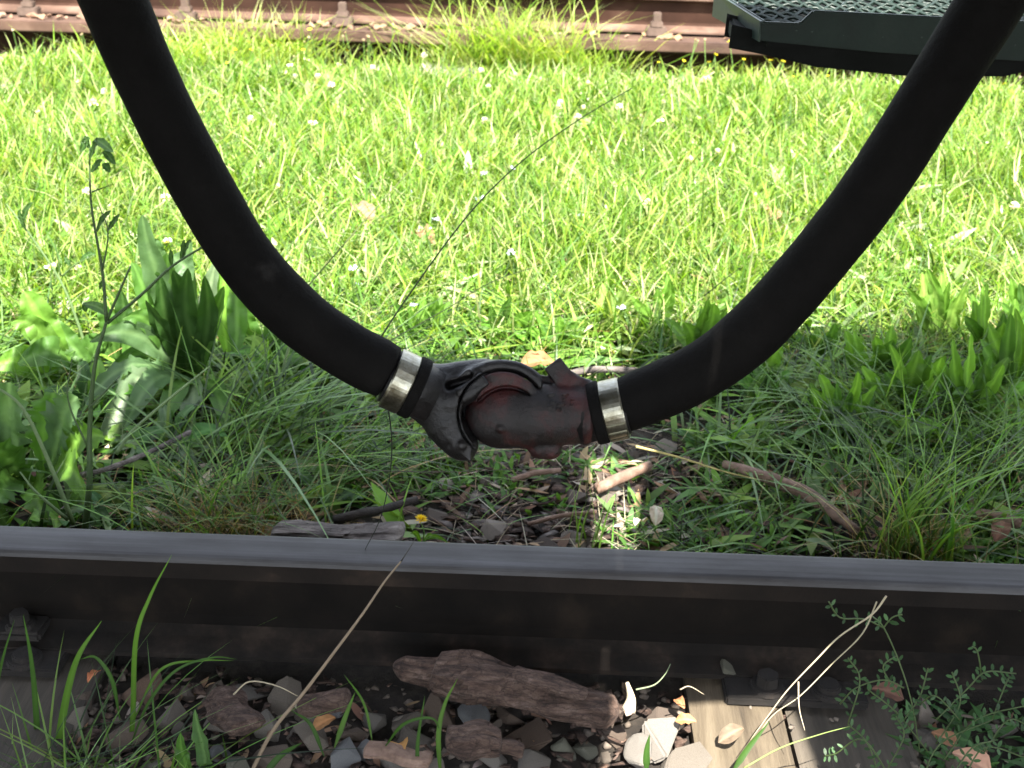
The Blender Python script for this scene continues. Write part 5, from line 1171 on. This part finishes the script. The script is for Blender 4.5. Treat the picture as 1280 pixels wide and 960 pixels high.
n = 260; x = r.uniform(PZ(1150, 900, 0).x, .62, n); y = r.uniform(.86, 1.05, n); h = r.uniform(.01, .035, n)
field('ground_cover', x, y, h, h * .3, (.3, 1.4), (.1, 1), [(.05, .12, .04), (.07, .15, .05)], M['leaf'], seed=77, segs=4, prof='oval')

# fallen leaves
def dead_leaf(px, py, wpx, label, col, z=.02, yy=None, seed=0):
    p = PZ(px, py, z) if yy is None else PY(px, py, yy); d = (p - CAM).dot(R @ Vector((0, 0, -1))); L_ = wpx * d / F; rs_ = random.Random(seed + px)
    a = rs_.uniform(0, 6.28); v = Vector((math.cos(a), math.sin(a), rs_.uniform(-.1, .4))) * L_ / 2
    V, Fs, C = leaf_geo(p - v, p + v, L_ * .6, .15, 'ovate', seed + px, col, n=9, facing=Vector((rs_.uniform(-.4, .4), -.3, .8)), fold=.5); mb = MB(); mb.add(V, Fs, C)
    return tag(mb.build('dead_leaf', M['dry'], smooth=True), label, 'leaf', 'fallen brown leaves')
for px, py, wpx, lb, col, z in ((672, 457, 46, 'orange-tan dead leaf curling up in the sun behind the coupling', (.27, .12, .05), .035), (452, 268, 46, 'pale curled dead leaf in the sunlit meadow, left of centre', (.20, .13, .085), .05), (530, 300, 44, 'brown dead leaf in the meadow above the coupling', (.2, .11, .06), .04),
                                (965, 270, 34, 'brown dead leaf in the meadow, left of the right hose', (.3, .17, .1), .04), (548, 325, 30, 'small dark dead leaf under the meadow grass, centre', (.16, .09, .05), .03), (857, 902, 26, 'orange dead leaf standing between pale block and sleeper', (.42, .2, .09), .012),
                                (850, 880, 22, 'small rusty dead leaf above the pale block', (.35, .15, .07), .012), (914, 920, 36, 'tan dead leaf lying on the sunlit sleeper plank', (.15, .11, .075), .006), (1110, 868, 40, 'dark red-brown leaf under the vetch', (.14, .07, .05), .02),
                                (500, 938, 40, 'orange leaf fragment at the bottom edge left of the bark chunk', (.42, .22, .07), .01), (405, 905, 30, 'ochre leaf fragment under the short stick', (.3, .15, .06), .008), (118, 846, 24, 'small rust-orange leaf fragment beside the left sleeper', (.4, .14, .06), .01),
                                (192, 646, 22, 'tan dead leaf behind the rail at left', (.42, .28, .17), .01), (820, 645, 30, 'pale dead leaf on the gravel right side', (.5, .42, .33), .012), (800, 655, 26, 'whitish dead leaf in the narrow streak of sun', (.55, .45, .36), .015), (1250, 665, 40, 'red-brown dead leaf by the right edge behind the rail', (.2, .1, .07), .015),
                                (1180, 925, 34, 'dull orange leaf under the vetch, right of the sleeper', (.25, .13, .07), .01), (1215, 955, 50, 'pinkish leaf at the bottom right corner', (.45, .25, .17), .008)):
    dead_leaf(px, py, wpx, lb, col, z)
x, y = inmeadow(700, 1.9, 4.1); h = r.uniform(.012, .03, 700)
field('leaf_litter', x, y, h, h * .6, (.8, 2), (0, .5), [(.3, .17, .1), (.4, .28, .17), (.2, .11, .07), (.55, .5, .42)], M['dry'], seed=90, segs=4, prof='oval', dz=.02)
n = 420; x = r.uniform(-.9, .9, n); y = np.where(r.random(n) < .5, r.uniform(.84, 1.05, n), r.uniform(1.18, 1.6, n)); h = r.uniform(.006, .018, n)
field('leaf_litter', x, y, h, h * .6, (1, 2.5), (0, .5), [(.2, .11, .07), (.3, .2, .12), (.12, .07, .045), (.35, .3, .24)], M['dry'], seed=91, segs=4, prof='oval', dz=.004)
# meadow flowers: separate small plants that share a few meshes
def flower_mesh(kind, seed):
    rs_ = random.Random(seed); mb = MB(); H = {'clover': .065, 'butter': .12, 'daisy': .05, 'blue': .06, 'seed': .13}[kind] * rs_.uniform(.85, 1.15)
    top = Vector((rs_.uniform(-.015, .015), rs_.uniform(-.01, .01), H)); V, Fs = tube_geo(catmull([Vector((0, 0, 0)), top * .5 + Vector((.004, 0, 0)), top], 3), .0011, 4); mb.add(V, Fs, (.14, .24, .06))
    R_ = {'clover': .010, 'butter': .008, 'daisy': .011, 'blue': .009, 'seed': .005}[kind]; c = {'clover': (.78, .74, .66), 'butter': (.75, .62, .03), 'daisy': (.8, .8, .78), 'blue': (.55, .52, .78), 'seed': (.6, .48, .34)}[kind]
    for k in range({'clover': 34, 'butter': 10, 'daisy': 16, 'blue': 10, 'seed': 14}[kind]):
        a = rs_.uniform(0, 6.283); el = rs_.uniform(-.3, 1.5) if kind in ('clover', 'seed') else rs_.uniform(0, .6); d = Vector((math.cos(a) * math.cos(el), math.sin(a) * math.cos(el), math.sin(el)))
        s = d.cross(Vector((.1, .2, 1))).normalized() * R_ * (.22 if kind == 'clover' else .33)
        cc = tuple(v * rs_.uniform(.85, 1.05) for v in c)
        if kind == 'clover' and el < .1: cc = (.55, .4, .32)
        mb.add([top - s * .3, top + d * R_ * .7 - s, top + d * R_, top + d * R_ * .7 + s], [(0, 1, 2, 3)], cc)
    if kind == 'daisy':
        V, Fs = tube_geo([top, top + Vector((0, 0, .003))], .0035, 7); mb.add(V, Fs, (.75, .6, .05))
    me = bpy.data.meshes.new(kind); me.from_pydata(mb.V, [], mb.Fc); c4 = np.ones((len(mb.V), 4), dtype=np.float32); c4[:, :3] = mb.C
    a = me.color_attributes.new('Col', 'FLOAT_COLOR', 'POINT'); a.data.foreach_set('color', c4.ravel()); me.materials.append(M['petal']); return me
FM = {k: [flower_mesh(k, i) for i in range(3)] for k in ('clover', 'butter', 'daisy', 'blue', 'seed')}
rs = random.Random(77)
for kind, nm, lb, n, y0, y1, gp, xr in (('clover', 'clover_flower', 'white clover head in the meadow', 100, 1.98, 4.1, 'white clover flowers in the meadow', None), ('daisy', 'daisy', 'small white open flower in the meadow', 36, 2.0, 4.1, 'small white flowers in the meadow', None),
                                    ('blue', 'lilac_flower', 'tiny pale lilac flower low in the sunlit grass', 16, 1.95, 2.9, 'pale lilac flowers', None), ('butter', 'yellow_flower', 'small yellow flower on a thin stalk near the far beam', 44, 3.8, 4.12, 'yellow flowers by the far beam', None), ('seed', 'seed_head', 'brownish seed head on a thin stalk before the far beam', 80, 3.9, 4.13, 'seed heads by the far beam', None)):
    for k in range(n):
        if k % 4 == 0 or kind == 'blue': cy_ = rs.uniform(y0, y1); cx_ = rs.uniform(-1, 1) * (.42 + .34 * cy_) if kind != 'blue' else rs.uniform(-.8, .1)
        y = min(y1, max(y0, rs.gauss(cy_, .12))); x = rs.gauss(cx_, .16)
        o = bpy.data.objects.new(nm, rs.choice(FM[kind])); COL.objects.link(o); o.location = (x, y, gzf(x, y) - .004); o.rotation_euler = (rs.uniform(-.25, .25), rs.uniform(-.25, .25), rs.uniform(0, 6.3)); s = rs.uniform(.6, 1.25); o.scale = (s, s, s)
        side = 'left of the left hose' if x < -.02 - .22 * y else ('right of the right hose' if x > .02 + .27 * y else 'between the two hoses')
        far = ', far half' if y > 3 else ', near half'
        if kind in ('butter', 'seed'): far = ''
        tag(o, lb + ', ' + side + far, 'flower', gp + ', ' + side + far)
